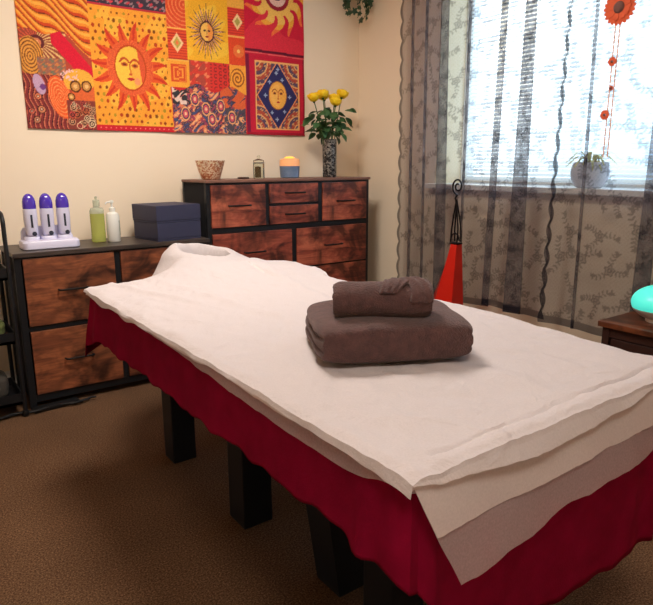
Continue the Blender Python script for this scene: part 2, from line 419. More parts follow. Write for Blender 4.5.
# ------------------------------------------------------------------ tapestry (painted cloth)
S_T = (YW-.012)/3.31
def tapestry():
    u = np.arange(.63, 2.2405, .0034); v = np.arange(1.268, 2.36, .0034)
    U, V = np.meshgrid(u, v, indexing='ij')
    col = np.zeros(U.shape+(3,)); col[:] = (205,40,45)
    def fill(m, c): col[m] = c
    def mixc(m, c, a):
        k = np.asarray(m, float)[..., None]*a; col[:] = col*(1-k)+np.array(c)*k
    def vn(x, y, f, sd=0):
        a = np.sin(x*f*1.3+sd)+np.sin(y*f*1.7+sd*2.1)+np.sin((x+y)*f*.9+sd*.7)+np.sin((x-y*1.3)*f*1.9+1.3*sd)
        return a/4
    # --- left panel
    Lp = U < .955
    Wv = .012*np.sin(U*38+V*14)
    ph = (V*1.0+U*.75+1.6*Wv)/.042
    fl = Lp & (V > 1.715-.10*np.clip((U-.85)/.1, 0, 1)+.01*np.sin(U*40))
    fill(Lp, (176,66,50))
    fill(fl, (238,140,46)); k = np.mod(ph, 1)
    fill(fl & (k < .36), (206,66,34)); fill(fl & (k < .1), (104,38,28)); fill(fl & (k > .62) & (k < .86), (250,176,72))
    # fan of petals
    cx, cz = .705, 1.665
    r = np.hypot((U-cx), (V-cz)*1.1); th = np.arctan2(V-cz, U-cx)
    fan = Lp & ~fl & (r < .115+.03*np.cos(th))
    fill(fan, (146,62,48)); kk = np.mod(th*4.6/1.0+r*5, 1)
    fill(fan & (kk < .42) & (np.abs(th) < 1.35), (226,184,120)); fill(fan & (kk < .3) & (th > 1.35), (222,84,62))
    fill(Lp & (r < .036), (90,34,42)); fill(Lp & (r < .022), (214,120,84)); fill(Lp & (r < .011), (240,180,130))
    # crimson wedge
    wd = Lp & ~fl & (U > .80+(.02)) & (V < 1.70-.0*U) & (V > 1.735-.9*(U-.73)) & (V < 1.93-.9*(U-.73)+.0)
    fill(Lp & ~fl & (np.abs(V-(1.70-(U-.79)*1.15)) < .055) & (U > .77), (214,26,52))
    rg = Lp & ~fl & (U > .84) & (V > 1.60) & (V > 1.77-(U-.79)*1.0)
    fill(rg, (226,84,56)); k2 = np.mod(np.arctan2(V-1.6, U-.83)*7, 1); fill(rg & (k2 < .35), (244,160,92))
    # rings bottom-left
    r2 = np.hypot((U-.672)*1.5, V-1.60); m = Lp & (r2 < .09); fill(m, (222,150,66)); fill(m & (np.mod(r2/.016, 1) < .4), (120,64,30))
    g = Lp & (U > .70) & (U < .83) & (V < 1.60) & (V > 1.50); fill(g, (150,96,80)); fill(g & (vn(U, V, 160, 1) > .2), (200,120,70)); fill(g & (vn(U, V, 130, 4) > .35), (110,110,90))
    bt = Lp & (V < 1.52) & (U < .83); fill(bt, (126,44,48)); k3 = np.mod((U+.10*V+.008*np.sin(V*50))/.021, 1)
    fill(bt & (k3 < .25), (206,110,84)); fill(bt & (k3 > .8), (60,24,34))
    for (a, b, rr, c1, c2) in ((.70,1.36,.02,(210,130,90),(70,30,30)),(.675,1.31,.018,(190,120,90),(60,30,30)),(.69,1.42,.017,(220,120,80),(90,40,40)),(.655,1.35,.016,(206,96,76),(60,40,40)),(.705,1.46,.016,(214,180,190),(90,60,120))):
        rr_ = np.hypot(U-a, V-b); fill(rr_ < rr, c2); fill(rr_ < rr*.78, c1); fill(rr_ < rr*.42, c2); fill(rr_ < rr*.2, (240,200,170))
    fill(Lp & (np.hypot((U-.70)*1.3, (V-1.475)*.8+(U-.70)*.5) < .035), (196,160,196)); fill(Lp & (np.hypot((U-.715), (V-1.465)) < .014), (110,60,130))
    rr = np.hypot((U-.795)*1.9+(V-1.40)*.35, V-1.42); m = Lp & (rr < .10); fill(m, (236,92,44)); fill(m & (np.mod(rr/.017, 1) < .3), (248,150,90))
    yb = Lp & (np.hypot((U-.885)*.8, V-1.50) < .058) & (V > 1.46); fill(yb, (240,172,62))
    m = Lp & (U > .845) & (V < 1.475) & (V > 1.40); fill(m, (222,98,52))
    m = Lp & (U > .82) & (V < 1.41); fill(m, (128,54,48))
    rr0 = np.random.default_rng(3)
    for k in range(34):
        a, b = rr0.uniform(.825,.95), rr0.uniform(1.275,1.41); q = rr0.uniform(.010,.019); d_ = np.hypot(U-a, V-b)
        c = [(214,160,120),(206,70,66),(232,200,160),(196,96,60)][k % 4]
        mm = Lp & (d_ < q); fill(mm, c); fill(Lp & (np.abs(d_-q*.62) < q*.17), (70,34,36)); fill(Lp & (d_ < q*.25), (90,60,50))
    for (a, b, q) in ((.865,1.475,.029),(.918,1.478,.028),(.842,1.425,.019)):
        d_ = np.hypot((U-a)*1.1, V-b); fill(Lp & (d_ < q), (84,42,26)); fill(Lp & (d_ < q*.72), (206,140,72)); fill(Lp & (d_ < q*.35), (238,190,120))
    for k in range(40):
        a, b = rr0.uniform(.80,.88), rr0.uniform(1.50,1.555); fill(Lp & (np.hypot(U-a, V-b) < .0035), (240,190,190))
    # --- big sun panel
    Sp = (U >= .955) & (U < 1.358+(1.65-V).clip(0)*.03) & (V < 1.868)
    fill(Sp, (246,160,52)); fill(Sp & (vn(U, V, 22, 2) > .15), (250,180,64))
    for i in range(13):
        for j in range(17):
            a = .972+i*.032+(.016 if j % 2 else 0)+rr0.uniform(-.004,.004); b = 1.315+j*.033+rr0.uniform(-.004,.004)
            d_ = np.hypot(U-a, (V-b)*.8); fill(Sp & (d_ < rr0.uniform(.004,.0085)), [(126,66,24),(150,52,26),(190,60,30),(176,140,40)][(i*3+j*5) % 4])
    cx, cz = 1.152, 1.585; dx, dz = U-cx, (V-cz)*.9; r = np.hypot(dx, dz); th = np.arctan2(dz, dx)
    n = 15; tt = np.mod(th/(2*PI)*n+.25, 1)-.5
    bend = tt+.10*np.sin(r*30)
    edge = .212-(.212-.120)*np.clip(np.abs(bend)*2.15, 0, 1.0)**.9
    edge = np.where(np.mod(np.floor(th/(2*PI)*n+.25), 2) > 0, edge, .115+(edge-.115)*.86)
    m = Sp & (r < edge); fill(m, (226,84,40)); fill(m & (np.abs(bend) < .09) & (r > .10), (206,52,36)); fill(m & (r < .124), (232,100,54)); fill(m & (r < .124) & (np.mod(th*20, 1) < .3), (214,66,44))
    fx, fz = (U-cx)/.078, (V-cz)/.105; rf = np.hypot(fx, fz)
    fill(Sp & (rf < 1.08), (190,64,28)); fill(Sp & (rf < 1), (248,196,70)); fill(Sp & (rf < 1) & (fx > .12+.12*np.sin(fz*5)) & (fz < .35), (252,176,70))
    fill(Sp & (rf < 1) & (fx > .62-.15*fz), (222,84,52))
    fill(Sp & (np.hypot(fx-.42, (fz+.62)*1.2) < .2), (248,150,100))
    for (a, b) in ((-.40,.16),(.30,.12)):
        e = ((fx-a)/.24)**2+((fz-b)/.10)**2; fill(Sp & (e < 1), (206,92,40)); e = ((fx-a)/.12)**2+((fz-b)/.055)**2; fill(Sp & (e < 1), (110,44,34))
        ar = np.abs(np.hypot((fx-a)/.34, (fz-b+.06)/.34)-1); fill(Sp & (ar < .16) & (fz > b+.08), (196,74,36))
    fill(Sp & (np.abs(fx+.05-.05*(fz < -.1)) < .035) & (fz < .2) & (fz > -.30), (210,100,44)); fill(Sp & (((fx+.03)/.12)**2+((fz+.30)/.06)**2 < 1), (206,84,44))
    fill(Sp & (((fx+.02)/.24)**2+((fz+.52)/.075)**2 < 1), (206,48,48)); fill(Sp & (((fx+.02)/.24)**2+((fz+.52)/.015)**2 < 1), (140,30,36))
    m = Sp & (V < 1.298); fill(m, (206,30,44)); fill(m & (np.hypot(np.mod(U, .026)-.013, V-1.284) < .0042), (238,120,110))
    # --- dark band above
    Db = (U >= .955) & (U < 1.358) & (V >= 1.868); fill(Db, (56,50,66)); fill(Db & (vn(U, V, 120, 5) > .28), (150,120,130)); fill(Db & (vn(U, V, 90, 9) > .42), (208,60,76)); fill(Db & (V < 1.878), (196,44,60))
    # --- ornament strips
    A1 = (U >= 1.358) & (U < 1.468) & (V >= 1.65); fill(A1, (226,76,44)); fill(A1 & (np.mod(V/.014, 1) < .35) & (V < 1.80), (186,44,40))
    fill(A1 & (V > 1.81) & (np.mod(np.hypot(U-1.46, V-1.93)/.02, 1) < .3), (244,130,80)); fill(A1 & (np.abs(V-1.806) < .003), (250,190,90))
    m = np.abs(U-1.412)/.036+np.abs(V-1.735)/.05; fill(A1 & (m < 1), (250,206,150)); fill(A1 & (m < .62), (190,170,80)); fill(A1 & (m < .3), (240,120,70))
    A2 = (U >= 1.722) & (U < 1.828) & (V >= 1.65); fill(A2, (224,60,46)); fill(A2 & (V > 1.81) & (np.mod(V/.014, 1) < .3), (180,40,44)); fill(A2 & (V < 1.80), (228,70,40)); fill(A2 & (np.abs(V-1.805) < .004), (248,170,90))
    fill(A2 & (V > 1.955), (246,176,70)); m = np.abs(U-1.785)/.032+np.abs(V-1.885)/.045; fill(A2 & (m < 1), (248,206,150)); fill(A2 & (m < .55), (176,160,80))
    d_ = np.hypot(U-1.787, V-1.728); mixc(A2 & (d_ < .035), (250,190,90), np.exp(-(d_/.018)**2)[..., None] if False else .35); fill(A2 & (d_ < .010), (252,200,110))
    # --- small sun
    B = (U >= 1.468) & (U < 1.722) & (V >= 1.655); fill(B, (246,178,44)); fill(B & (vn(U, V, 20, 3) > .2), (250,194,60))
    cx, cz = 1.592, 1.809; dx, dz = (U-cx)*1.08, (V-cz)*.86; r = np.hypot(dx, dz); th = np.arctan2(dz, dx)
    tt = np.abs(np.mod(th/(2*PI)*34, 1)-.5); alt = np.mod(np.floor(th/(2*PI)*34), 2)
    e = (.128-.02*alt)-(tt*2)*.088
    m = B & (r < e); fill(m, (92,48,66)); fill(m & (tt < .17) & (alt < 1) & (r < .10), (214,150,130)); fill(B & (r < .048), (70,34,40)); fill(B & (r < .041), (246,190,90)); fill(B & (r < .041) & (dx > .006), (238,150,70))
    for a in (-.014, .014): fill(B & (((dx-a)/.009)**2+((dz-.006)/.0045)**2 < 1), (80,40,40))
    fill(B & (np.abs(dx) < .0025) & (dz < .008) & (dz > -.012), (110,50,40)); fill(B & ((dx/.012)**2+((dz+.021)/.0035)**2 < 1), (150,30,40))
    # --- row under it
    Q = (U >= 1.352) & (U < 1.475) & (V < 1.65) & (V >= 1.508); fill(Q, (248,166,56))
    m = np.maximum(np.abs(U-1.415), np.abs(V-1.580)*.95); fill(Q & (m < .044), (222,76,40)); fill(Q & (np.mod((m+.004*np.sign(U-1.415))/.020, 1) < .42) & (m < .038), (246,150,60))
    fill(Q & (V > 1.643), (250,186,90))
    R1 = (U >= 1.475) & (U < 1.828) & (V < 1.655) & (V >= 1.508); fill(R1, (214,62,52)); fill(R1 & (vn(U, V, 95, 2) > .35), (240,130,90)); fill(R1 & (U < 1.57) & (vn(U, V, 60, 6) > .0), (176,70,60))
    R2 = R1 & (U > 1.60) & (U < 1.722); fill(R2, (218,52,48)); gx = np.mod(U/.03, 1)-.5; gz = np.mod(V/.034+.5*np.mod(np.floor(U/.03), 2), 1)-.5; q = np.hypot(gx, gz); fill(R2 & (np.abs(q-.3) < .09) & (gx < .2), (120,36,40))
    R3 = (U >= 1.722) & (U < 1.828) & (V < 1.652) & (V >= 1.49); fill(R3, (248,164,60)); dx, dz = U-1.774, V-1.578; r = np.hypot(dx*1.15, dz); th = np.arctan2(dz, dx); fill(R3 & (np.mod(r/.021-th/(2*PI), 1) < .42) & (r < .055), (150,74,34))
    # --- paisley
    Pz = (U >= 1.368) & (U < 1.822) & (V < 1.512+.02*np.sin(U*30)); fill(Pz, (70,56,76))
    n1 = vn(U+.02*np.sin(V*50), V+.02*np.sin(U*44), 52, 1); n2 = vn(U+.015*np.sin(V*70), V+.015*np.sin(U*60), 80, 5)
    fill(Pz & (n1 > .05), (190,70,62)); fill(Pz & (n1 > .24), (226,120,84)); fill(Pz & (n1 > .40), (240,176,120)); fill(Pz & (np.abs(n1-.22) < .02), (246,206,150)); fill(Pz & (np.abs(n2) < .035), (206,120,100))
    fill(Pz & (n2 < -.38), (64,74,120)); fill(Pz & (n2 > .42), (150,60,90))
    fill(Pz & (U < 1.45) & (V > 1.42) & (n2 > .02), (226,200,190)); fill(Pz & (U < 1.47) & (V > 1.42) & (n2 < -.08), (44,46,54)); fill(Pz & (U > 1.66) & (V > 1.41) & (n1 > -.05), (222,96,56))
    fill(Pz & (U > 1.68) & (V < 1.41) & (n2 > -.1), (74,70,84)); fill(Pz & (U > 1.68) & (V < 1.41) & (np.abs(n1) < .05), (180,130,110))
    for (a, b) in ((1.565,1.40),(1.50,1.45),(1.60,1.345),(1.66,1.42),(1.44,1.37),(1.73,1.36)):
        d_ = np.hypot((U-a)*1.4, V-b); fill(Pz & (d_ < .040), (60,52,90)); fill(Pz & (np.abs(d_-.034) < .004), (236,170,110)); fill(Pz & (d_ < .022), (206,80,96)); fill(Pz & (d_ < .010), (240,190,150))
    # --- right column
    Rp = U >= 1.828; fill(Rp, (196,26,56)); up_ = Rp & (V > 1.745)
    fill(up_, (208,26,58)); fill(up_ & (vn(U, V, 9, 3) > .1), (222,44,66))
    cx, cz = 2.05, 2.06; dx, dz = U-cx, V-cz; r = np.hypot(dx, dz); th = np.arctan2(dz, dx)
    tt = np.mod(th/(2*PI)*12+.5+.35*np.sin(r*34), 1)-.5
    ed = .115+.12*np.clip(1-np.abs(tt)*2.7, 0, 1)**.6; m = up_ & (r < ed); fill(m, (244,170,60)); fill(m & (r < .16), (250,196,96)); fill(up_ & (r < ed) & (r > .19), (240,110,60)); fill(up_ & (r < .085), (150,30,50)); fill(up_ & (r < .062), (236,196,190)); fill(up_ & (r < .03), (90,70,90))
    fill(Rp & (np.abs(V-1.742+.02*(U-2.03)) < .007), (90,20,44)); fill(Rp & (np.abs(V-1.729+.02*(U-2.03)) < .003), (226,90,96))
    fill(Rp & (V < 1.722) & (U < 1.852), (120,22,60)); fill(Rp & (V < 1.722) & (U > 2.226), (150,20,44)); fill(Rp & (V < 1.285), (160,20,44))
    bx = Rp & (U > 1.888) & (U < 2.198) & (V < 1.690) & (V > 1.300); fill(bx, (240,180,110)); ins = Rp & (U > 1.896) & (U < 2.190) & (V < 1.682) & (V > 1.308)
    fill(ins, (120,56,50)); 
    for (a, b) in ((1.896,1.682),(2.190,1.682),(1.896,1.308),(2.190,1.308)):
        d_ = np.hypot(U-a, V-b); k = np.mod(d_/.052, 1); m = ins & (d_ < .17); fill(m & (k < .5), (86,66,96)); fill(m & (k >= .5), (176,70,56)); fill(m & (np.abs(k-.5) < .08), (232,170,110)); fill(m & (vn(U, V, 150, 3) > .34), (206,160,110))
    dd = np.abs(U-2.042)/.140+np.abs(V-1.497)/.192; fill(ins & (dd < 1.04), (240,150,100)); fill(ins & (dd < .99), (38,40,96)); 
    for (a, b) in ((2.032,1.628),(2.073,1.590),(1.985,1.575),(1.955,1.497),(2.125,1.495),(2.088,1.408),(2.0,1.40),(2.035,1.362),(2.045,1.65)):
        d_ = np.minimum(np.hypot((U-a)*3, V-b), np.hypot(U-a, (V-b)*3)); fill(ins & (dd < .97) & (d_ < .013), (150,170,210))
    fx, fz = (U-2.040)/.060, (V-1.500)/.078; rf = np.hypot(fx, fz); fill(ins & (rf < 1.06), (150,84,50)); fill(ins & (rf < 1), (244,176,78)); fill(ins & (rf < .8) & (fx < .2), (250,188,92))
    for (a, b) in ((-.36,.15),(.38,.15)):
        fill(ins & (((fx-a)/.2)**2+((fz-b)/.11)**2 < 1), (206,110,50)); fill(ins & (((fx-a)/.11)**2+((fz-b)/.07)**2 < 1), (70,36,30)); ar = np.abs(np.hypot((fx-a)/.30, (fz-b)/.30)-1); fill(ins & (ar < .13) & (fz > b+.1), (170,80,40))
    fill(ins & (np.abs(fx-.04) < .05) & (fz < .3) & (fz > -.25), (222,120,60)); fill(ins & (((fx-.04)/.18)**2+((fz+.5)/.07)**2 < 1), (196,30,40)); fill(ins & (((fx-.04)/.12)**2+((fz+.25)/.05)**2 < 1), (200,96,50))
    # woven thread variation
    col *= (1+rng.normal(0, .035, U.shape))[..., None]; col = np.clip(col*.93+np.array((255,205,160))*.07, 0, 255)/255
    lc = np.where(col <= .04045, col/12.92, ((col+.055)/1.055)**2.4)
    nu, nv = U.shape
    Y = (YW-.010)+.0035*np.sin(U*11+.6*V)+.002*np.sin(V*17+U*5)
    co_ = np.stack([U*S_T, Y, 1.1+(V-1.1)*S_T], -1).reshape(-1, 3)
    idx = np.arange(nu*nv).reshape(nu, nv); fa = np.stack([idx[:-1,:-1], idx[1:,:-1], idx[1:,1:], idx[:-1,1:]], -1).reshape(-1, 4)
    me = bpy.data.meshes.new('wall_tapestry')
    me.vertices.add(len(co_)); me.vertices.foreach_set('co', co_.ravel().astype(np.float32))
    me.loops.add(fa.size); me.loops.foreach_set('vertex_index', fa.ravel().astype(np.int32))
    me.polygons.add(len(fa)); me.polygons.foreach_set('loop_start', np.arange(0, fa.size, 4, dtype=np.int32)); me.polygons.foreach_set('use_smooth', np.ones(len(fa), bool))
    me.update(calc_edges=True)
    ca = me.color_attributes.new('dye', 'FLOAT_COLOR', 'POINT'); ca.data.foreach_set('color', np.concatenate([lc, np.ones(U.shape+(1,))], -1).ravel().astype(np.float32))
    t = NT('printed_cotton'); b = t.n('ShaderNodeBsdfPrincipled', Roughness=.9); b.inputs['Specular IOR Level'].default_value = .15
    at = t.n('ShaderNodeAttribute', attribute_name='dye'); t.l(at.outputs['Color'], b.inputs['Base Color']); t.l(b.outputs[0], t.out.inputs[0]); me.materials.append(t.m)
    o = bpy.data.objects.new('wall_tapestry', me); C.objects.link(o); solid(o, .003, 0)
    tag(o, 'red and orange patchwork tapestry with sun faces hanging on the back wall', 'tapestry')
tapestry()

# ------------------------------------------------------------------ dressers
def dresser(name, label, x0, x1, yf, yb, ztop, rows, side, top_mat, woods, tt=.022, post=.022):
    """rows: list of (z0, z1, [(xa, xb, handle_z or None), ...])"""
    D = thing(name, label, 'chest of drawers', ((x0+x1)/2, (yf+yb)/2, 0))
    ox, oy = -(x0+x1)/2, -(yf+yb)/2
    k = MB()
    for xa in (x0, x1-post):
        for ya in (yf, yb-post): k.box(xa+ox, xa+post+ox, ya+oy, ya+post+oy, 0, ztop-tt, .002)
    zs = sorted({r[0] for r in rows} | {r[1] for r in rows})
    k.box(x0+post+ox, x1-post+ox, yf+.002+oy, yf+post+oy, ztop-tt-.012, ztop-tt)
    k.box(x0+post+ox, x1-post+ox, yf+.002+oy, yf+post+oy, .03, rows[-1][0]-.003)
    for a, b in zip(rows, rows[1:]): k.box(x0+post+ox, x1-post+ox, yf+.002+oy, yf+post+oy, b[1]+.003, a[0]-.003)
    for r in rows:
        for a, b in zip(r[2], r[2][1:]):
            if b[0]-a[1] > .01: k.box(a[1]+.003+ox, b[0]-.003+ox, yf+.002+oy, yf+post+oy, r[0], r[1])
    k.build('frame', M['black'], D, smooth=False)
    for xa in (x0+.004, x1-.010): MB().box(xa+ox, xa+.006+ox, yf+post+oy, yb-post+oy, .05, ztop-tt).build('side_panel', M['blackfab'], D, smooth=False)
    MB().box(x0+post+ox, x1-post+ox, yb-.012+oy, yb-.006+oy, .05, ztop-tt).build('back_panel', M['blackfab'], D, smooth=False)
    MB().box(x0-.004+ox, x1+.004+ox, yf-.012+oy, yb+oy, ztop-tt, ztop, .003).build('top', top_mat, D, smooth=False)
    n = 0
    for z0, z1, cols in rows:
        for c in cols:
            za, zb_ = (z0, z1) if len(c) < 4 else (c[2], c[3])
            w_, h_ = c[1]-c[0], zb_-za
            mb = MB().box(-w_/2, w_/2, -.004, .012, -h_/2, h_/2, .0025)
            dr = mb.build('drawer', woods[n % len(woods)], D, smooth=False, loc=((c[0]+c[1])/2+ox, yf+oy-.001, (za+zb_)/2))
            dr2 = MB().box(-w_/2+.008, w_/2-.008, .0125, yb-yf-.03, -h_/2+.01, h_/2-.012).build('drawer_bin', M['blackfab'], dr, smooth=False)
            hz = .002
            hw = .062
            MB().tube([(-hw, -.004, hz), (-hw, -.020, hz), (-hw+.012, -.026, hz), (hw-.012, -.026, hz), (hw, -.020, hz), (hw, -.004, hz)], .0048, 8).build('handle', M['handle'], dr)
            n += 1
    return D
dresser('chest_of_drawers', 'low black framed chest with brown wood drawer fronts under the wax warmer', .438, 1.358, 2.915, 3.25, .722,
        [(.388, .694, [(.472,.868),(.898,1.325)]), (.066, .362, [(.472,.868),(.898,1.325)])], 0, M['topL'], [M['woodL'], M['woodL2']], .02, .028)
dresser('chest_of_drawers', 'tall black framed chest with red-brown drawers in the corner below the tapestry', 1.366, 2.455, 2.935, 3.235, 1.016,
        [(.768, .990, [(1.392,1.717),(1.744,2.070,.884,.990),(2.104,2.433)]), (.512,.735,[(1.392,1.885),(1.920,2.433)]), (.285,.502,[(1.392,1.885),(1.920,2.433)]), (.058,.275,[(1.392,1.885),(1.920,2.433)])], 0, M['topR'], [M['woodR'], M['woodR2']], .014, .024)
# the lower of the two small drawers
R_ = [o for o in C.objects if o.type == 'EMPTY' and o.name.startswith('chest_of_drawers')][-1]
mb = MB().box(-.163, .163, -.004, .012, -.0505, .0505, .0025)
dr = mb.build('drawer', M['woodR2'], R_, smooth=False, loc=(1.907-R_.location.x, 2.934-R_.location.y, .8185))
MB().box(-.155, .155, .0125, .27, -.045, .045).build('drawer_bin', M['blackfab'], dr, smooth=False)
MB().tube([(-.062,-.004,.002),(-.062,-.020,.002),(-.05,-.026,.002),(.05,-.026,.002),(.062,-.020,.002),(.062,-.004,.002)], .0048, 8).build('handle', M['handle'], dr)
MB().box(1.744-R_.location.x, 2.070-R_.location.x, 2.937-R_.location.y, 2.955-R_.location.y, .871, .882).build('drawer_divider', M['black'], R_, smooth=False)

# ------------------------------------------------------------------ things on the low chest
ZT = .722
wb = thing('wax_warmer_base', 'white plastic charging base holding three roll-on wax heaters', 'wax warmer', (.617, 3.04, ZT))
def base_fn(prof):
    mb = MB()
    for (hx, hy, z, yo) in prof: pass
    return mb
mb = MB()
def rrect(hx, hy, r, n=6):
    out = []
    for cx_, cy_, a0 in ((hx-r, hy-r, 0), (-hx+r, hy-r, PI/2), (-hx+r, -hy+r, PI), (hx-r, -hy+r, 3*PI/2)):
        for k in range(n+1): out.append((cx_+r*math.cos(a0+k*PI/2/n), cy_+r*math.sin(a0+k*PI/2/n)))
    return out
def loft(mb, layers, cap0=True, cap1=True):
    rings = [[mb.bm.verts.new(p) for p in l] for l in layers]
    n = len(rings[0])
    for a, b in zip(rings, rings[1:]):
        for k in range(n): mb.bm.faces.new((a[k], a[(k+1) % n], b[(k+1) % n], b[k]))
    if cap0: mb.bm.faces.new(rings[0][::-1])
    if cap1: mb.bm.faces.new(rings[-1])
    return mb
loft(mb, [[(x, y, z) for x, y in rrect(hx, hy, .03)] for hx, hy, z in ((.118,.060,0),(.124,.065,.004),(.124,.065,.030),(.119,.060,.038),(.112,.053,.040))])
mb.build('tray', M['plastic'], wb)
for i in range(3):   # cups
    mb = MB(); loft(mb, [[(x+(-.072+.072*i), y+.008, z) for x, y in rrect(hx, hy, .024)] for hx, hy, z in ((.033,.034,.038),(.032,.033,.052),(.030,.030,.056))]); mb.build('cradle', M['plastic'], wb)
mb = MB(); loft(mb, [[(x, y+.050, z) for x, y in rrect(hx, .012, .010)] for hx, z in ((.112,.036),(.110,.075),(.100,.092),(.085,.098))]); mb.build('back_rest', M['plastic'], wb)
labs = ['leftmost of the three white roll-on wax heaters with purple caps', 'middle white roll-on wax heater between two others with purple caps', 'rightmost of the three white roll-on wax heaters, nearest the green bottle']
h0 = None
for i in range(3):
    loc = (.547+.071*i, 3.046, ZT+.057)
    if i == 0:
        h0 = thing('wax_heater', labs[0], 'wax heater', loc, 0, 'roll-on wax heaters in the white base')
        lay = []
        for z, hx, hy in ((0,.018,.018),(.006,.024,.024),(.02,.026,.026),(.08,.0285,.027),(.118,.0285,.027),(.124,.027,.026)): lay.append([(x, y, z) for x, y in rrect(hx, hy, min(hx, hy)*.8)])
        mb = MB(); loft(mb, lay); mb.build('body', M['plastic'], h0)
        lay = []
        for z, s_ in ((.1235,.0275),(.135,.0285),(.155,.0275),(.172,.0235),(.184,.0165),(.190,.008),(.1915,.001)): lay.append([(x, y, z) for x, y in rrect(s_, s_*.95, s_*.8)])
        mb = MB(); loft(mb, lay); mb.build('cap', M['purple'], h0)
        MB().box(-.0045, .0045, -.0288, -.024, .040, .098, .001).build('level_window', M['slot'], h0)
        MB().lathe([(0,0),(.010,0),(.010,.004),(0,.004)], 16).xf(Matrix.Translation((.006,-.026,.012)) @ Matrix.Rotation(PI/2, 4, 'X')).build('plug', M['slot'], h0)
    else:
        r = h0.copy(); C.objects.link(r); r.location = loc; r['label'] = labs[i]
        for ch in list(h0.children): c = ch.copy(); C.objects.link(c); c.parent = r
# bottles
M['greenliq'] = mat('green_gel', (200,208,120), .12, trans=.55, ior=1.2)
M['cleargrey'] = mat('cloudy_clear_plastic', (214,220,200), .2, trans=.5, ior=1.2)
gb = thing('green_bottle', 'clear bottle of green gel with a clear cap beside the white pump bottle', 'bottle', (.862, 3.115, ZT))
MB().lathe([(0,0),(.030,0),(.034,.005),(.034,.135),(.0335,.14),(0,.14)], 28).build('gel_body', M['greenliq'], gb)
MB().lathe([(.034,.1402),(.034,.152),(.028,.166),(.015,.170),(.015,.174),(0,.174)], 28).build('shoulder', M['cleargrey'], gb)
MB().lathe([(0,.174),(.016,.174),(.016,.205),(.006,.209),(.006,.222),(0,.223)], 20).build('cap', M['cleargrey'], gb)
M['lotion'] = mat('white_plastic_bottle', (232,232,226), .35)
M['labelgrey'] = mat('grey_green_label_print', (150,160,150), .5, var=(222,222,216), vscale=60)
pb = thing('pump_bottle', 'white lotion pump bottle in front of the green gel bottle', 'bottle', (.928, 3.085, ZT))
MB().lathe([(0,0),(.029,0),(.032,.005),(.032,.125),(.027,.140),(.013,.147),(.013,.153),(0,.153)], 28).build('bottle_body', M['lotion'], pb)
def arc_label():
    mb = MB(); mb.grid(10, 2, lambda u, v: (.0325*math.cos(-.9+u*1.6), .0325*math.sin(-.9+u*1.6), .03+v*.075)); return mb
arc_label().build('label', M['labelgrey'], pb)
MB().lathe([(0,.153),(.014,.153),(.014,.166),(.005,.170),(.005,.190),(.010,.192),(.010,.202),(0,.204)], 20).tube([(0,0,.196),(-.028,-.01,.194),(-.034,-.012,.186)], [.006,.004,.003], 8).build('pump', M['lotion'], pb)
# navy boxes
def lidbox(nm, label, loc, rz, w_, d_, h_):
    B_ = thing(nm, label, 'box', loc, rz, 'navy storage boxes')
    MB().box(-w_/2, w_/2, -d_/2, d_/2, 0, h_*.10, .002).build('box_base', M['navy'], B_, smooth=False)
    MB().box(-w_/2-.001, w_/2+.001, -d_/2-.001, d_/2+.001, h_*.10+.001, h_, .003).build('lid', M['navy'], B_, smooth=False)
lidbox('storage_box', 'navy lidded box on the low chest, lower of the stacked pair', (1.198, 3.060, ZT), math.radians(8), .246, .245, .090)
lidbox('storage_box', 'navy lidded box, upper of the stacked pair beside the tall chest', (1.197, 3.061, ZT+.0905), math.radians(8), .250, .250, .086)

# ------------------------------------------------------------------ things on the tall chest
ZR = 1.016
def voro(name, c1, c2, c3, scale, rough=.3, metal=.5):
    t = NT(name); b = t.n('ShaderNodeBsdfPrincipled', Roughness=rough, Metallic=metal); t.l(b.outputs[0], t.out.inputs[0])
    tc = t.n('ShaderNodeTexCoord'); v = t.n('ShaderNodeTexVoronoi', Scale=scale); t.l(tc.outputs['Object'], v.inputs['Vector'])
    sp = t.n('ShaderNodeSeparateColor'); t.l(v.outputs['Color'], sp.inputs[0])
    r = ramp(t, sp.outputs[0], [(.2, c1), (.5, c2), (.8, c3)]); t.l(r.outputs[0], b.inputs['Base Color'])
    bp = t.n('ShaderNodeBump', Strength=.5, Distance=.003); t.l(v.outputs['Distance'], bp.inputs['Height']); t.l(bp.outputs[0], b.inputs['Normal'])
    return t.m
M['mosaic'] = voro('gold_copper_mosaic', (196,120,82), (222,172,134), (246,226,196), 150)
M['blackmosaic'] = voro('black_silver_mosaic', (30,30,34), (70,70,72), (140,138,134), 110)
bw = thing('mosaic_bowl', 'small copper and gold mosaic bowl on the tall chest', 'bowl', (1.466, 3.08, ZR))
MB().lathe([(0,0),(.044,0),(.050,.006),(.062,.040),(.074,.080),(.079,.100),(.0755,.100),(.070,.080),(.058,.040),(.046,.012),(0,.010)], 36).build('bowl_wall', M['mosaic'], bw)
o = MB().lathe([(0,0),(.030,0),(.033,.002),(.033,.006),(.030,.009),(.012,.010),(0,.008)], 24).build('coaster', mat('dark_brown_stone', (56,34,28), .4), loc=(1.675, 3.10, ZR)); tag(o, 'small dark round dish lying flat between the bowl and the glass jar', 'dish')
jr = thing('glass_jar', 'small clear glass jar with knobbed lid and brown filling', 'jar', (1.765, 3.08, ZR))
t = NT('thin_clear_glass'); tpn = t.n('ShaderNodeBsdfTransparent'); tpn.inputs[0].default_value = L4((246,248,244)); glo = t.n('ShaderNodeBsdfGlossy', Roughness=.05)
lw = t.n('ShaderNodeLayerWeight', Blend=.12); gm = t.n('ShaderNodeMixShader'); t.l(lw.outputs['Fresnel'], gm.inputs[0]); t.l(tpn.outputs[0], gm.inputs[1]); t.l(glo.outputs[0], gm.inputs[2]); t.l(gm.outputs[0], t.out.inputs[0]); M['thin'] = t.m
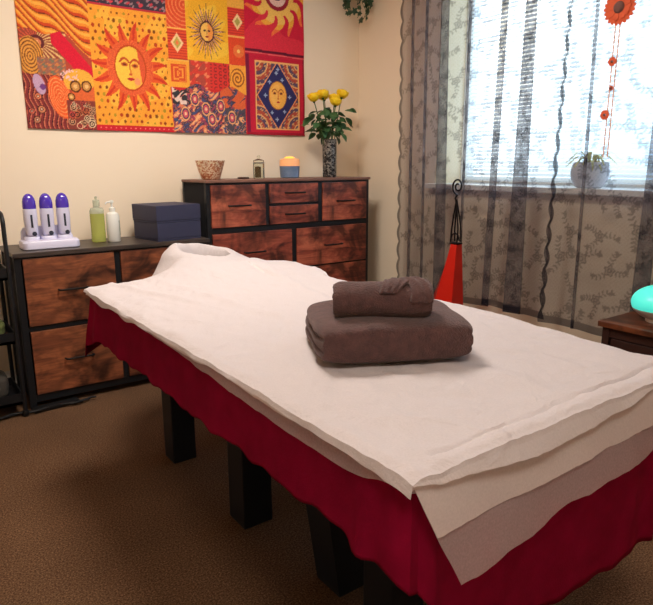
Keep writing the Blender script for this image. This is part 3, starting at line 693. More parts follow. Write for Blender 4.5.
MB().lathe([(0,0),(.029,0),(.031,.004),(.031,.085),(.028,.092),(.026,.092),(.028,.084),(.028,.006),(0,.005)], 28).build('jar_body', M['thin'], jr)
MB().lathe([(0,.006),(.017,.006),(.017,.066),(0,.068)], 24, (-.006,0,0)).build('filling', mat('brown_spice', (96,74,52), .9, bump=.6), jr)
MB().lathe([(.0,.093),(.030,.093),(.030,.100),(.020,.106),(.007,.109),(.006,.114),(.010,.120),(.006,.127),(0,.128)], 24).build('lid', M['thin'], jr)
MB().lathe([(.0305,.083),(.0325,.084),(.0325,.089),(.0305,.090)], 28).build('metal_ring', mat('steel', (150,148,140), .3, metal=.9), jr)
cd = thing('glowing_candle', 'lit candle in a blue-grey holder glowing orange at the top', 'candle', (1.972, 3.08, ZR))
MB().lathe([(0,0),(.050,0),(.055,.005),(.059,.068),(.056,.068),(.052,.010),(0,.008)], 32).build('holder', mat('blue_grey_ceramic', (92,112,140), .4, var=(120,140,170), vscale=12), cd)
t = NT('frosted_glowing_glass'); b = t.n('ShaderNodeBsdfPrincipled', Roughness=.4); b.inputs['Base Color'].default_value = L4((246,196,150)); b.inputs['Transmission Weight'].default_value = .3
b.inputs['Emission Color'].default_value = L4((255,170,80)); b.inputs['Emission Strength'].default_value = .14; t.l(b.outputs[0], t.out.inputs[0])
MB().lathe([(0,.0685),(.058,.0685),(.059,.085),(.057,.104),(.050,.110),(.030,.112),(0,.112)], 32).build('shade', t.m, cd)
MB().lathe([(0,.1125),(.030,.1125),(.030,.116),(.018,.122),(0,.124)], 18).build('flame', mat('flame', (255,180,60), .5, emit=(255,180,80), estr=.9), cd)
vs = thing('cylinder_vase', 'slim dark mosaic vase holding the yellow roses', 'vase', (2.262, 3.08, ZR))
MB().lathe([(0,0),(.040,0),(.042,.004),(.0425,.10),(.044,.225),(.040,.225),(.039,.01),(0,.01)], 32).build('vase_body', M['blackmosaic'], vs)
MB().lathe([(0,.012),(.0385,.012),(.0385,.16),(0,.16)], 24).build('water', mat('vase_water', (60,80,60), .1), vs)
def leaf_mb(L_, W_, curl=.3, fold=.25, n=6):
    mb = MB()
    def f(u, v):
        w_ = W_*math.sin(PI*min(1, .04+.96*v)**.8)*.5*(1 if v < 1 else 0)
        x = (u-.5)*2*w_
        return (x, v*L_*math.cos(curl*v), -L_*v*v*curl*.6+abs(x)*fold)
    mb.grid(5, n+2, f); return mb
def rose_bloom(s_=1., sd=0):
    rr = random.Random(sd); mb = MB()
    for ring, (n, r0, h, op) in enumerate(((3,.006,.038,.1),(4,.012,.038,.25),(5,.018,.036,.5),(6,.023,.031,1.6))):
        for k in range(n):
            a0 = 2*PI*k/n+ring*.7+rr.uniform(-.2,.2); wd = 2*PI/n*.75
            def f(u, v):
                a = a0+(u-.5)*wd*2*(.35+.65*math.sin(PI*(.15+.7*v)))
                r = (r0*(.30+.85*math.sin(PI*(.10+.58*v)))+op*.004*v**4+.002*abs(u-.5))*s_
                return (r*math.cos(a), r*math.sin(a), (h*v-.004*(2*(u-.5))**2*v)*s_)
            mb.grid(6, 6, f)
    return mb
rose_spec = [(-.112,.0,.425,'leftmost yellow rose, lowest on the left of the vase'), (-.062,-.02,.445,'yellow rose second from the left in the dark vase'), (-.022,.02,.440,'yellow rose with an orange tinge behind the vase centre'), (.022,-.03,.405,'lowest yellow rose at the centre of the bunch'), (.052,.02,.430,'yellow rose just left of the tallest bloom'), (.090,.0,.455,'tallest yellow rose at the right side of the vase')]
leaf_base = leaf_mb(.062, .045).build('leaf', M['leafrose']); leaf_mesh = leaf_base.data; bpy.data.objects.remove(leaf_base)
def orient(o, loc, yaw, pitch, s_=1, roll=0):
    o.location = loc; o.rotation_euler = (pitch, roll, yaw); o.scale = (s_,)*3
for i, (dx, dy, dz, lb) in enumerate(rose_spec):
    Rr = thing('rose', lb, 'rose', (2.262, 3.08, ZR+.015), 0, 'yellow roses in the vase')
    bx_, by_ = dx, dy
    p0 = Vector((dx*.15, dy*.3, .0)); p1_ = Vector((dx*.30, dy*.4, .21)); p2_ = Vector((bx_, by_, dz))
    pts = []
    for k in range(13):
        q = k/12; pts.append((1-q)**2*p0+2*q*(1-q)*(p1_)+q*q*p2_)
    MB().tube(pts, .0028, 6).build('stem', M['stem'], Rr)
    bo = rose_bloom(1.25, i).build('bloom', M['rose'], Rr); bo.location = p2_; bo.rotation_euler = (random.uniform(-.3,.35), dx*2.2, random.uniform(0,6)); solid(bo, .0008)
    MB().lathe([(0,-.012),(.006,-.008),(.009,0),(.005,.004)], 10).build('calyx', M['stem'], Rr, loc=p2_)
    for k in range(15):
        q = random.uniform(.58, .90); bpnt = (1-q)**2*p0+2*q*(1-q)*p1_+q*q*p2_
        ya = random.uniform(0, 2*PI)
        if i == 0 and k < 5: ya = PI/2+random.uniform(-.7,.7)
        if i == 5 and k < 5: ya = -PI/2+random.uniform(-.7,.7)
        lo = bpy.data.objects.new('leaf', leaf_mesh); C.objects.link(lo); lo.parent = Rr
        st = random.uniform(.01, .05) if k > 2 else .065
        base = bpnt+Vector((-math.sin(ya)*st, math.cos(ya)*st, random.uniform(-.02, .0)))
        base.z = max(.215 if k > 2 else .24, base.z)
        orient(lo, base, ya, random.uniform(-.9, .25), random.uniform(.8, 1.25), random.uniform(-.6,.6))

# ------------------------------------------------------------------ hanging ivy in the corner
iv = thing('hanging_ivy', 'trailing dark green ivy hanging in the room corner above the roses', 'plant', (2.545, 3.19, 2.16))
MB().lathe([(0,0),(.045,0),(.065,.05),(.07,.09),(.064,.09),(.058,.05),(.04,.008),(0,.008)], 24).build('pot', mat('terracotta', (150,86,60), .8), iv)
MB().lathe([(0,.07),(.062,.07),(0,.075)], 24).build('soil', M['soil'], iv)
for a in range(3):
    MB().tube([(.066*math.cos(a*2.1), .066*math.sin(a*2.1), .085), (0,0,.288)], .0015, 5).build('hanger_cord', M['ribbon'], iv)
def ivy_leaf():
    mb = MB(); pts = []
    for k in range(20):
        a = 2*PI*k/20; r = .020*(1+.28*math.cos(5*a)); pts.append((r*math.cos(a), r*math.sin(a)+.014, .003*math.cos(2*a)))
    mb.poly(pts); return mb
il = ivy_leaf().build('leaf', M['ivy']); ilm = il.data; bpy.data.objects.remove(il)
for sidx, (dx, dy, ln) in enumerate(((-.05,-.02,.245),(-.03,-.06,.26),(.0,-.065,.275),(.03,-.05,.25),(.055,-.02,.20),(-.065,.0,.20))):
    pts = [(dx*.4, dy*.4, .075), (dx*1.0, dy*1.0, .10), (dx*1.3, dy*1.3, .06)]
    n = 10
    for k in range(n): pts.append((dx*1.3+.01*math.sin(k*1.7+sidx), dy*1.3+.01*math.cos(k*1.3), .06-(ln+.0)*(k+1)/n))
    MB().tube(pts, .0016, 5).build('vine', M['stem'], iv)
    for k in range(2, len(pts)):
        for q in range(2):
            if random.random() < .2: continue
            lo = bpy.data.objects.new('leaf', ilm); C.objects.link(lo); lo.parent = iv
            lo.location = Vector(pts[k])+Vector((random.uniform(-.014,.014), random.uniform(-.014,.014), random.uniform(-.01,.01)))
            lo.rotation_euler = (random.uniform(1.7,2.5), random.uniform(-.4,.4), random.uniform(-1.8,.6)+(PI if q else 0)*.3); lo.scale = (random.uniform(.6,1.05),)*3

# ------------------------------------------------------------------ massage bed
BX0, BX1, BY0, BY1, BZ = .556, 1.290, .562, 2.125, .672
bed = thing('massage_bed', 'black massage bed hidden under a burgundy cover, standing on the brown carpet', 'massage bed', ((BX0+BX1)/2, (BY0+BY1)/2, 0))
ox, oy = -(BX0+BX1)/2, -(BY0+BY1)/2
MB().box(BX0+ox, BX1+ox, BY0+oy, BY1+oy, .58, BZ-.004, .02).build('mattress', M['blackfab'], bed)
MB().box(BX0+.03+ox, BX1-.03+ox, BY0+.03+oy, BY1-.03+oy, .50, .579, .004).build('deck_frame', M['black'], bed, smooth=False)
M['leg'] = mat('black_painted_leg', (13,15,22), .5)
def col_leg(x0, x1, y0, y1, z1=.499): MB().box(x0+ox, x1+ox, y0+oy, y1+oy, 0, z1, .004).build('leg', M['leg'], bed, smooth=False)
col_leg(.765, .855, 2.03, 2.12); col_leg(1.10, 1.19, 2.03, 2.12)
col_leg(.775, .875, 1.50, 1.60); col_leg(1.12, 1.22, 1.50, 1.60)
for xa in (.83, 1.12):
    mb = MB(); lay = [[(xa+ox, 1.09+oy, 0), (xa+.10+ox, 1.09+oy, 0), (xa+.10+ox, 1.19+oy, 0), (xa+ox, 1.19+oy, 0)], [(xa-.02+ox, 1.17+oy, .499), (xa+.08+ox, 1.17+oy, .499), (xa+.08+ox, 1.29+oy, .499), (xa-.02+ox, 1.29+oy, .499)]]
    loft(mb, lay); mb.build('leg', M['leg'], bed, smooth=False)
col_leg(.80, .90, .86, .96); col_leg(1.10, 1.20, .86, .96)
MB().box(.79+ox, .85+ox, .92+oy, 2.06+oy, .42, .48).build('side_rail', M['leg'], bed, smooth=False)
# face cradle
FCX, FCY = 1.045, 2.285
mb = MB(); n = 30; pts = []
for k in range(n+1):
    a = math.radians(-60+300*k/n); pts.append((FCX+.118*math.cos(a)+ox, FCY+.118*math.sin(a)+oy, .690))
mb.tube(pts, .030, 12); mb.build('face_cradle', M['blackfab'], bed)
for s_ in (-.05, .05): MB().tube([(FCX+s_+ox, BY1-.03+oy, .60), (FCX+s_+ox, BY1+.06+oy, .62), (FCX+s_+ox, FCY-.10+oy, .675)], .010, 8).build('cradle_arm', M['black'], bed)

# burgundy cover
def cover():
    mb = MB()
    xs0, xs1, ys0, ys1, r = BX0-.006, BX1+.006, BY0-.006, BY1+.006, .03
    per = []   # (x, y, nx, ny)
    def side(a, b, nx, ny, n):
        for k in range(n): q = k/n; per.append((a[0]+(b[0]-a[0])*q, a[1]+(b[1]-a[1])*q, nx, ny))
    def corner(cx_, cy_, a0, a1, n=8):
        for k in range(n): a = a0+(a1-a0)*k/n; per.append((cx_+r*math.cos(a), cy_+r*math.sin(a), math.cos(a), math.sin(a)))
    side((xs0, ys1-r), (xs0, ys0+r), -1, 0, 130)          # left side, far -> near
    corner(xs0+r, ys0+r, PI, 1.5*PI)
    side((xs0+r, ys0), (xs1-r, ys0), 0, -1, 70)           # near end
    corner(xs1-r, ys0+r, 1.5*PI, 2*PI)
    side((xs1, ys0+r), (xs1, ys1-r), 1, 0, 110)
    corner(xs1-r, ys1-r, 0, PI/2)
    side((xs1-r, ys1), (xs0+r, ys1), 0, 1, 60)
    corner(xs0+r, ys1-r, PI/2, PI)
    s = 0; S = [0]
    for a, b in zip(per, per[1:]): s += math.hypot(a[0]-b[0], a[1]-b[1]); S.append(s)
    S1 = S[130+4]; SE = S[130+8+70+4]; SR = S[130+8+70+8+110+4]; ST = s+.01
    rings = []
    lev = [0, .03, .07, .12, .2, .3, .4, .5, .6, .7, .8, .9, .96, 1]
    def zbot(q):
        z = .526+(.298-.526)*sstep(S1-.02, S1+.10, q)+(.50-.308)*sstep(SE, SE+.5, q)
        z += .010*nz(q*7, 3)+.003*math.sin(q*38)+.003*math.sin(q*71+1)
        z -= .035*math.exp(-((q-ST)/.05)**2)+.035*math.exp(-(q/.06)**2)
        return z
    for (x, y, nx, ny), q in zip(per, S):
        row = []
        zb = zbot(q)
        cor = math.exp(-((q-S1)/.09)**2)+.8*math.exp(-((q-SE)/.09)**2)+.9*math.exp(-((q-SR)/.07)**2)+.9*(math.exp(-((q-ST)/.07)**2)+math.exp(-(q/.07)**2))
        for t_ in lev:
            z = BZ+.002+(zb-BZ-.002)*t_
            wv = (.0022*math.sin(q*21+1)+.004*nz(q*5, t_*2)+.0015*math.sin(q*47))*t_
            if S1 < q < SE: wv = (.006*math.sin((q-S1)*15)+.003*math.sin((q-S1)*31+2))*t_
            wv += cor*(.013*math.sin((q-S1)*64+.6))*t_**.8
            nf = .45 if S1 < q < SE else 1
            off = nf*(.008*(1-math.exp(-t_*20))+.012*t_)+wv*(.5+.5*nf)+cor*.016*t_*nf
            row.append(mb.bm.verts.new((x+nx*off, y+ny*off, z)))
        rings.append(row)
    n = len(rings)
    for i in range(n):
        a, b = rings[i], rings[(i+1) % n]
        for k in range(len(lev)-1): mb.bm.faces.new((a[k], b[k], b[k+1], a[k+1]))
    # top
    cvs = [mb.bm.verts.new((v[0].co.x+(.96-v[0].co.x)*.04, v[0].co.y+(1.33-v[0].co.y)*.03, BZ+.003)) for v in rings]
    for i in range(n): mb.bm.faces.new((rings[i][0], cvs[i], cvs[(i+1) % n], rings[(i+1) % n][0]))
    mb.bm.faces.new(cvs)
    o = mb.build('bed_cover', M['velvet']); solid(o, .003, 1)
    tag(o, 'burgundy velvet cover hanging down the sides of the massage bed', 'bed cover')
cover()

# paper sheets
def cradle_h(x, y):
    dx, dy = x-FCX, y-FCY; r = math.hypot(dx, dy*.95); R0 = .108
    k = 1/max(r, .02)*min(r, .14)
    rim = .066+.13*dy*k*.9-.10*dx*k
    if r < R0: return rim-.125*sstep(0, .62, 1-r/R0)
    w_ = .078 if dy > -.05 else .078+.075*sstep(0, 1, (-dy-.05)/.1)
    if dx > .1: w_ += .03
    return rim*math.exp(-((r-R0)/w_)**2)+.006*math.exp(-((math.atan2(dy, dx)-2.5)/.12)**2)*math.exp(-((r-R0)/.05)**2)
def yfar(x):
    b = sstep(.62, .87, x)*(1-sstep(1.19, 1.36, x))
    return 2.115+.345*b
def ztop(x, y, lift):
    z = BZ+.015+lift+cradle_h(x, y)
    z += .0045*nz(x*7, y*7, 1)+.0048*nz(x*19+y*5, y*13, 4)+.0034*abs(nz(x*30-y*10, y*19, 9))+.006*math.exp(-((x-.82+.12*(y-1.6))/.02)**2)*sstep(1.1,1.5,y)*(1-sstep(1.9,2.1,y))
    z += .0065*math.exp(-((x-.67-.25*(1.9-y))/.014)**2)*sstep(1.45,1.7,y)+.006*math.exp(-((x-1.12-.2*(y-1.7))/.02)**2)*sstep(1.3,1.6,y)
    z -= .006*math.exp(-((y-.562-.012*(x-.6))/.004)**2)*sstep(.575,.60,x)*(1-sstep(1.25,1.30,x))
    if y > BY1: z -= .30*(y-BY1)*(1-min(1, cradle_h(x, y)/.05))
    return z
FL = [0]
def sheet(name, label, m, lift, dropL, dropE, dropR, nx, ny, ytop=None, hem=None, ystart=BY0-.016, out=.0):
    mb = MB()
    xl, xr = BX0-.020-out, BX1+.020+out; yn = ystart-out
    vs_cols = 6; ve = 12
    us = [('L', k/vs_cols) for k in range(vs_cols)]+[('T', k/nx) for k in range(nx+1)]+[('R', (k+1)/vs_cols) for k in range(vs_cols)]
    ts = [('E', 1-k/ve) for k in range(ve)]+[('T', (k/ny)**1.25) for k in range(ny+1)]
    g = []
    for (ku, u) in us:
        col = []
        for (kt, v) in ts:
            yq = yn+(2.115-yn)*v if kt == 'T' else yn
            xrr = xr+.042*math.exp(-((yq-1.15)/.22)**2)+.07*sstep(1.75, 2.0, yq)
            x = {'L': xl, 'T': xl+(xrr-xl)*u, 'R': xrr}[ku]
            if kt == 'T':
                yf_ = (ytop(x) if ytop else yfar(x)); y = yn+(yf_-yn)*v
                z = ztop(x, y, lift); e = min(1, (x-xl)/.012); 
                rx = min(x-xl, xrr-x)
                z -= .007*(1-sstep(0, .02, rx))+.006*(1-sstep(0, .018, y-yn))
                if ku == 'L':
                    dl = dropL(y); q = 1-u; x = xl-.003*q-.004*nz(y*12, 1)*q; z -= dl*q
                elif ku == 'R':
                    x = xrr+.004*u; z -= dropR*u
            else:
                if ku == 'L': x = xl; 
                uu = (x-xl)/(xr-xl)
                d = dropE(uu)*v
                x = x+(.46*d)*(1-uu)**2*1.0
                z = ztop(x, yn, lift)-.013-d
                y = yn-(.55*d if out > .012 else .16*d)-(.003*math.sin(uu*13+lift*900)+.0015*math.sin(uu*29))*v*min(1, uu*6)*.8
            col.append(mb.bm.verts.new((x, y, z)))
        g.append(col)
    for i in range(len(g)-1):
        for j in range(len(g[0])-1):
            mb.bm.faces.new((g[i][j], g[i+1][j], g[i+1][j+1], g[i][j+1]))
    bmesh.ops.remove_doubles(mb.bm, verts=mb.bm.verts, dist=1e-5)
    o = mb.build(name, m)
    return tag(o, label, 'bed sheet', None)
sheet('paper_sheet', 'thin translucent white paper sheet, lower layer drooping over the near end of the bed', M['paper2'], .0, lambda y: .010+.032*sstep(1.7, .8, y) if False else .012+.030*(1-sstep(.8, 1.6, y))-.030*(1-sstep(.52, .68, y)), lambda u: .172-.052*u+.004*math.sin(u*11)+.002*math.sin(u*27), .06, 60, 100, ytop=lambda x: 2.10, ystart=BY0-.020, out=.006)
sheet('paper_sheet', 'folded middle paper sheet showing as a paler band below the top sheet hem', M['paper3'], .0025, lambda y: .012+.008*nz(y*5, 7), lambda u: .084-.006*u+.002*math.sin(u*5), .05, 60, 100, ytop=lambda x: 2.105, ystart=BY0-.021, out=.010)
sheet('paper_sheet', 'opaque white paper sheet on top of the bed, draped over the face cradle', M['paper'], .005, lambda y: .008+.010*(1-sstep(.53, .95, y))+.006*nz(y*8, 2)+.014*math.exp(-((y-1.93)/.08)**2), lambda u: .002+.024*math.sin(PI*min(1, u*1.25+.0)), .05, 110, 210, ystart=BY0-.022, out=.014)

# ------------------------------------------------------------------ towels
TA = math.radians(-27.8)
def folded_towel():
    mb = MB(); nx, ny, nz_ = 60, 60, 24
    hx, hy, hz = .169, .142, .045
    def shape(p):
        x, y, z = p; n = 7
        # superellipsoid projection from cube
        l = (abs(x)**n+abs(y)**n)**(1/n) or 1
        m_ = max(abs(x), abs(y)); s_ = m_/l if l else 1
        x2, y2 = x*s_, y*s_
        ed = max(abs(x2), abs(y2)); k = (1-max(0, (ed-.80)/.20)**2.3)**.5 if ed < 1 else 0
        return x2, y2, z, k
    r = bmesh.ops.create_cube(mb.bm, size=2)
    bmesh.ops.subdivide_edges(mb.bm, edges=mb.bm.edges[:], cuts=39, use_grid_fill=True)
    for v in mb.bm.verts:
        x, y, z = v.co
        a, b, c = abs(x), abs(y), abs(z); n = 5
        L_ = (a**n+b**n+c**n)**(1/n); f = max(a, b, c)/L_
        nx_, ny_, nz2 = x*f, y*f, z*f; nx_ += (x-nx_)*.45*(1-abs(z)**3); ny_ += (y-ny_)*.45*(1-abs(z)**3)
        X, Y, Z = nx_*hx, ny_*hy, nz2*hz
        # fold seams: groove round the left end and the back, none along the rounded front
        sidew = max(0, 1-(1-max(abs(nx_), ny_))/.12) if max(abs(nx_), ny_) > .88 else 0
        for zz in (-.012, .014):
            gg = math.exp(-((Z-zz)/.0045)**2)*sidew
            X *= 1-.05*gg*(abs(nx_) > .85); Y *= 1-.05*gg*(ny_ > .85)
        X += .004*nz(Y*14, Z*20, 2); Y += .004*nz(X*12, Z*20, 5)
        if Z > 0: Z += .004*nz(X*11, Y*11, 8)-.007*math.exp(-((X+.02)/.11)**2-((Y-.02)/.06)**2)
        if Z < -.02: Z = min(Z, -.02)
        v.co = (X, Y, Z+hz)
    return mb
tb = folded_towel().xf(Matrix.Translation((.878, .990, BZ+.0235)) @ Matrix.Rotation(TA, 4, 'Z'))
ft = tb.build('folded_towel', M['towel']); tag(ft, 'large folded brown terry towel lying flat on the white sheet', 'towel')
def rolled():
    mb = MB(); NA, NL = 56, 60; Ls = .103
    def prof(a, q):
        # spiral overlap
        r = .0375+.0035*((a/(2*PI)+.30) % 1)
        r += .0015*nz(a*1.5, q*6)+.0025*math.exp(-(((a-1.2-2.4*(q-.62))/.25))**2)
        return r
    rings = []
    qs = [0]+[k/(NL-1) for k in range(NL)]+[1]
    ends = 8
    lay = []
    for k in range(ends): e = k/ends; lay.append((-Ls+.012*(1-e)*.6*0+.010*(1-e)**.5*0, e, 0))
    for k in range(NL+1):
        q = k/NL; x = -Ls+2*Ls*q; e = 1
        ee = min(q, 1-q)*2*Ls
        sh = 1-.20*(1-min(1, ee/.020))**2
        rings.append([mb.bm.verts.new((x+.004*nz(a*2, 3)*(1-min(1, ee/.03)), math.cos(a)*prof(a, q)*1.12*sh, math.sin(a)*prof(a, q)*.95*sh)) for a in [2*PI*j/NA for j in range(NA)]])
    for a, b in zip(rings, rings[1:]):
        for k in range(NA): mb.bm.faces.new((a[k], a[(k+1) % NA], b[(k+1) % NA], b[k]))
    for ring, sgn in ((rings[0], -1), (rings[-1], 1)):
        prev = ring; x0 = ring[0].co.x
        for j in range(1, 9):
            f = 1-j/8.5; cur = []
            for k, v in enumerate(ring):
                a = 2*PI*k/NA; sp = math.cos(2*PI*(f*2.6)+a)
                cur.append(mb.bm.verts.new((v.co.x+sgn*(.004*sp-.004+.010*(1-f)*0), v.co.y*f, v.co.z*f)))
            for k in range(NA): mb.bm.faces.new((prev[k], prev[(k+1) % NA], cur[(k+1) % NA], cur[k]))
            prev = cur
        mb.bm.faces.new(prev)
    return mb
RX = Matrix.Translation((.838, .955, BZ+.0235+.088+.034)) @ Matrix.Rotation(math.radians(-37), 4, 'Z')
rt_ = thing('rolled_towel', 'small rolled brown towel resting on top of the folded towel', 'towel', (0,0,0))
rt_.matrix_world = RX
rolled().build('roll', M['towel'], rt_)
def flap():
    mb = MB()
    def f(u, v):
        # tucked diagonal wrap over the right third, from upper left to lower right
        a = math.radians(150-150*v); xc = .010+.065*v
        wd = .034+.018*math.sin(PI*v)+.02*v
        x = xc+(u-.5)*2*wd*.5; r = .0405+.0040*math.sin(PI*u)**.6+.0015*math.sin(u*20+v*6)
        return (min(x, .100), math.cos(a)*r*1.14, math.sin(a)*r*.98)
    mb.grid(14, 30, f); return mb
solid(flap().build('tucked_flap', M['towel'], rt_), .004)
def knot():
    mb = MB()
    def f(u, v):
        a = math.radians(175-190*v); xc = .080-.03*v+.008*math.sin(v*6)
        x = xc+(u-.5)*.048; r = .0405+.0055*math.sin(PI*u)**.7+.002*math.sin(u*16+v*9)
        return (min(x, .1015), math.cos(a)*r*1.14, math.sin(a)*r*.98)
    mb.grid(14, 30, f); return mb
solid(knot().build('tucked_flap', M['towel'], rt_), .004)

# ------------------------------------------------------------------ red ornament
ro = thing('floor_ornament', 'tall tapered red ornament with black wire scroll top, standing by the lace curtain', 'ornament', (2.36, 2.13, 0))
def body():
    mb = MB(); lay = []
    for k in range(15):
        q = k/14; z = .695*q
        yL = .30*(1-q)**1.1+.014; yR = -(.012*(1-q)+.030); hx = .055*(1-q)+.020
        lay.append([(-hx, yR, z), (-hx*1.0, yL*.62+yR*.0, z), (-hx*.15, yL, z), (hx, yL*.8, z), (hx, yR, z)])
    loft(mb, lay); return mb
bo = body(); ob = bo.build('tapered_body', [M['red'], M['redside']], ro, smooth=False)
for p in ob.data.polygons:
    if p.normal.y > .25 and abs(p.normal.z) < .9: p.material_index = 1
MB().box(-.021, .021, -.033, .017, .694, .702, .001).build('rim', M['wire'], ro)
def arms():
    mb = MB()
    for (y0, x0) in ((-.030,-.018),(-.026,.016),(.012,-.018),(.015,.016)):
        pts = []
        for k in range(14):
            q = k/13; pts.append((x0*(1-q)**.7, y0*(1-q)*(1+.5*math.sin(q*PI))+.0*q, .705+.215*q))
        mb.tube(pts, .0042, 6)
    return mb
arms().build('wire_arms', M['wire'], ro)
pts = [(0, .0, .70), (0, .0, .78)]
mbz = MB(); pp = []
for k in range(40):
    a = -PI/2+k/39*2*PI*1.6; r = .042*(1-k/39*.78); pp.append((0, -.004+r*math.cos(a)*.9, .985+r*math.sin(a)+.0*k))
pp = [(0,.0,.90),(0,.010,.925)]+pp
mbz.tube(pp, .0045, 8); mbz.build('scroll_finial', M['wire'], ro)
mbz = MB(); mbz.tube([(0,-.030,.712),(0,-.020,.74),(0,.0,.75),(0,.02,.74),(0,.030,.712)], .004, 6); mbz.build('handle_loop', M['wire'], ro)

# ------------------------------------------------------------------ spider plant on the sill
sp = thing('potted_spider_plant', 'round pale grey pot with yellow-green arching leaves on the window sill', 'plant', (2.70, 1.625, WZ0+.018))
MB().lathe([(0,0),(.050,0),(.062,.006),(.082,.040),(.086,.075),(.080,.108),(.074,.118),(.068,.116),(.074,.075),(.06,.02),(0,.012)], 36).build('pot', M['potc'], sp)
MB().lathe([(0,.104),(.070,.104),(0,.11)], 24).build('soil', M['soil'], sp)
for k in range(22):
    a = 2*PI*k/22+random.uniform(-.15,.15); ln = random.uniform(.07,.145); lift = random.uniform(.03,.075)
    if math.cos(a) > .3: ln *= .45
    mb = MB()
    def f(u, v):
        d_ = .012+ln*v; z = .106+lift*math.sin(min(1, v*1.35)*PI*.62)-.055*v**2.2
        w_ = .0055*math.sin(PI*(.12+.88*(1-v)**.9)*.9)+.0006
        s_ = (u-.5)*2*w_
        return (d_*math.cos(a)-s_*math.sin(a), d_*math.sin(a)+s_*math.cos(a), z+abs(u-.5)*.003)
    mb.grid(3, 12, f); mb.build('leaf', M['spider'], sp)

# ------------------------------------------------------------------ flower garland
gd = thing('flower_garland', 'orange daisy hanging on ribbons with small flowers in front of the window', 'garland', (2.40, 1.385, 1.68))
def daisy(R1_, n, c, th=.003):
    mb = MB()
    for k in range(n):
        a = 2*PI*k/n; w_ = PI*R1_/n*.95
        pts = []
        for q, ww in ((.25,.35),(.6,.85),(.85,1.),(1.,.45)):
            pts.append((q*R1_, ww*w_))
        out = [(x, y) for x, y in pts]+[(x, -y) for x, y in reversed(pts)]
        mb.poly([(c[0]+.002*(k % 2), c[1]+x*math.cos(a)-y*math.sin(a), c[2]+x*math.sin(a)+y*math.cos(a)) for x, y in out], th, (1,0,0))
    return mb
daisy(.064, 22, (0,0,0)).build('petals', M['orange'], gd, smooth=False)
daisy(.046, 18, (-.004,0,0)).build('inner_petals', M['orange'], gd, smooth=False)
MB().lathe([(0,.010),(.012,.009),(.020,.004),(.022,0),(0,0)], 20).xf(Matrix.Rotation(-PI/2, 4, 'Y')).xf(Matrix.Translation((-.004,0,0))).build('flower_centre', M['orangec'], gd)
for yy, dy in ((-.006, .012), (.012, .028)):
    MB().box(-.0008, .0008, -.0022, .0022, -.56, .0).xf(Matrix.Rotation(math.atan2(dy, -.56)*0, 4, 'X')).xf(Matrix.Translation((.006, yy, 0))).build('ribbon', M['ribbon'], gd, smooth=False)
MB().tube([(.006,0,.05),(.006,0,.62)], .0012, 5).build('hanging_cord', M['ribbon'], gd)
for (dy, dz, r_) in ((.010,-.195,.017),(.004,-.295,.009),(.020,-.395,.019)):
    d2 = daisy(r_, 10, (0, dy, dz)).build('small_flower', M['orange'], gd, smooth=False)
    MB().lathe([(0,.005),(.004,.004),(.005,0),(0,0)], 10).xf(Matrix.Rotation(-PI/2, 4, 'Y')).xf(Matrix.Translation((-.001, dy, dz))).build('flower_centre', M['orangec'], d2)

# ------------------------------------------------------------------ side table + egg lamp
st = thing('side_table', 'dark wooden side table with a brown top in front of the lace curtain', 'side table', (2.355, 1.0, 0))
MB().box(-.155,.135,-.255,.235,.478,.500,.003).build('top', M['deskwood'], st, smooth=False)
k = MB()
for xa in (-.142, .10):
    for ya in (-.24, .192): k.box(xa, xa+.028, ya, ya+.028, 0, .478, .002)
k.box(-.138,-.126,-.212,.192,.440,.4775); k.box(-.114,.10,.198,.212,.24,.4775); k.box(-.114,.10,-.236,-.222,.24,.4775); k.box(.106,.12,-.212,.192,.24,.4775); k.box(-.114,.10,-.22,.197,.24,.25)
k.build('frame', M['deskdark'], st, smooth=False)
for za, zb_ in ((.345,.436),(.248,.339)):
    dd_ = MB().box(-.006,.006,-.198,.188,-(zb_-za)/2,(zb_-za)/2,.002).build('drawer', M['deskdark'], st, smooth=False, loc=(-.137,-.006,(za+zb_)/2))
    MB().box(-.022,-.0062,-.035,.035,-.012,.012,.004).build('handle', M['handle'], dd_)
eg = thing('egg_lamp', 'glowing turquoise egg-shaped lamp with a pale base on the side table', 'lamp', (2.375, 1.085, .5))
def ell(z0, z1, tilt, n=14):
    prof = []
    for k in range(n+1):
        z = z0+(z1-z0)*k/n; q = max(0, 1-((z-.073)/.069)**2); prof.append((.106*q**.5, z))
    return MB().lathe(prof, 40)
t = NT('glowing_turquoise_shade'); b = t.n('ShaderNodeBsdfPrincipled', Roughness=.35); b.inputs['Base Color'].default_value = L4((90,220,205)); b.inputs['Emission Color'].default_value = L4((64,232,214)); b.inputs['Emission Strength'].default_value = .45; t.l(b.outputs[0], t.out.inputs[0])
sh = ell(.052, .142, 0).build('glowing_shade', t.m, eg)
ell(.008, .0515, 0).build('base_shell', mat('pale_pink_white_plastic', (206,196,190), .4), eg)
MB().lathe([(0,0),(.05,0),(.05,.006),(.045,.014),(0,.016)], 28).build('foot', M['white'], eg)

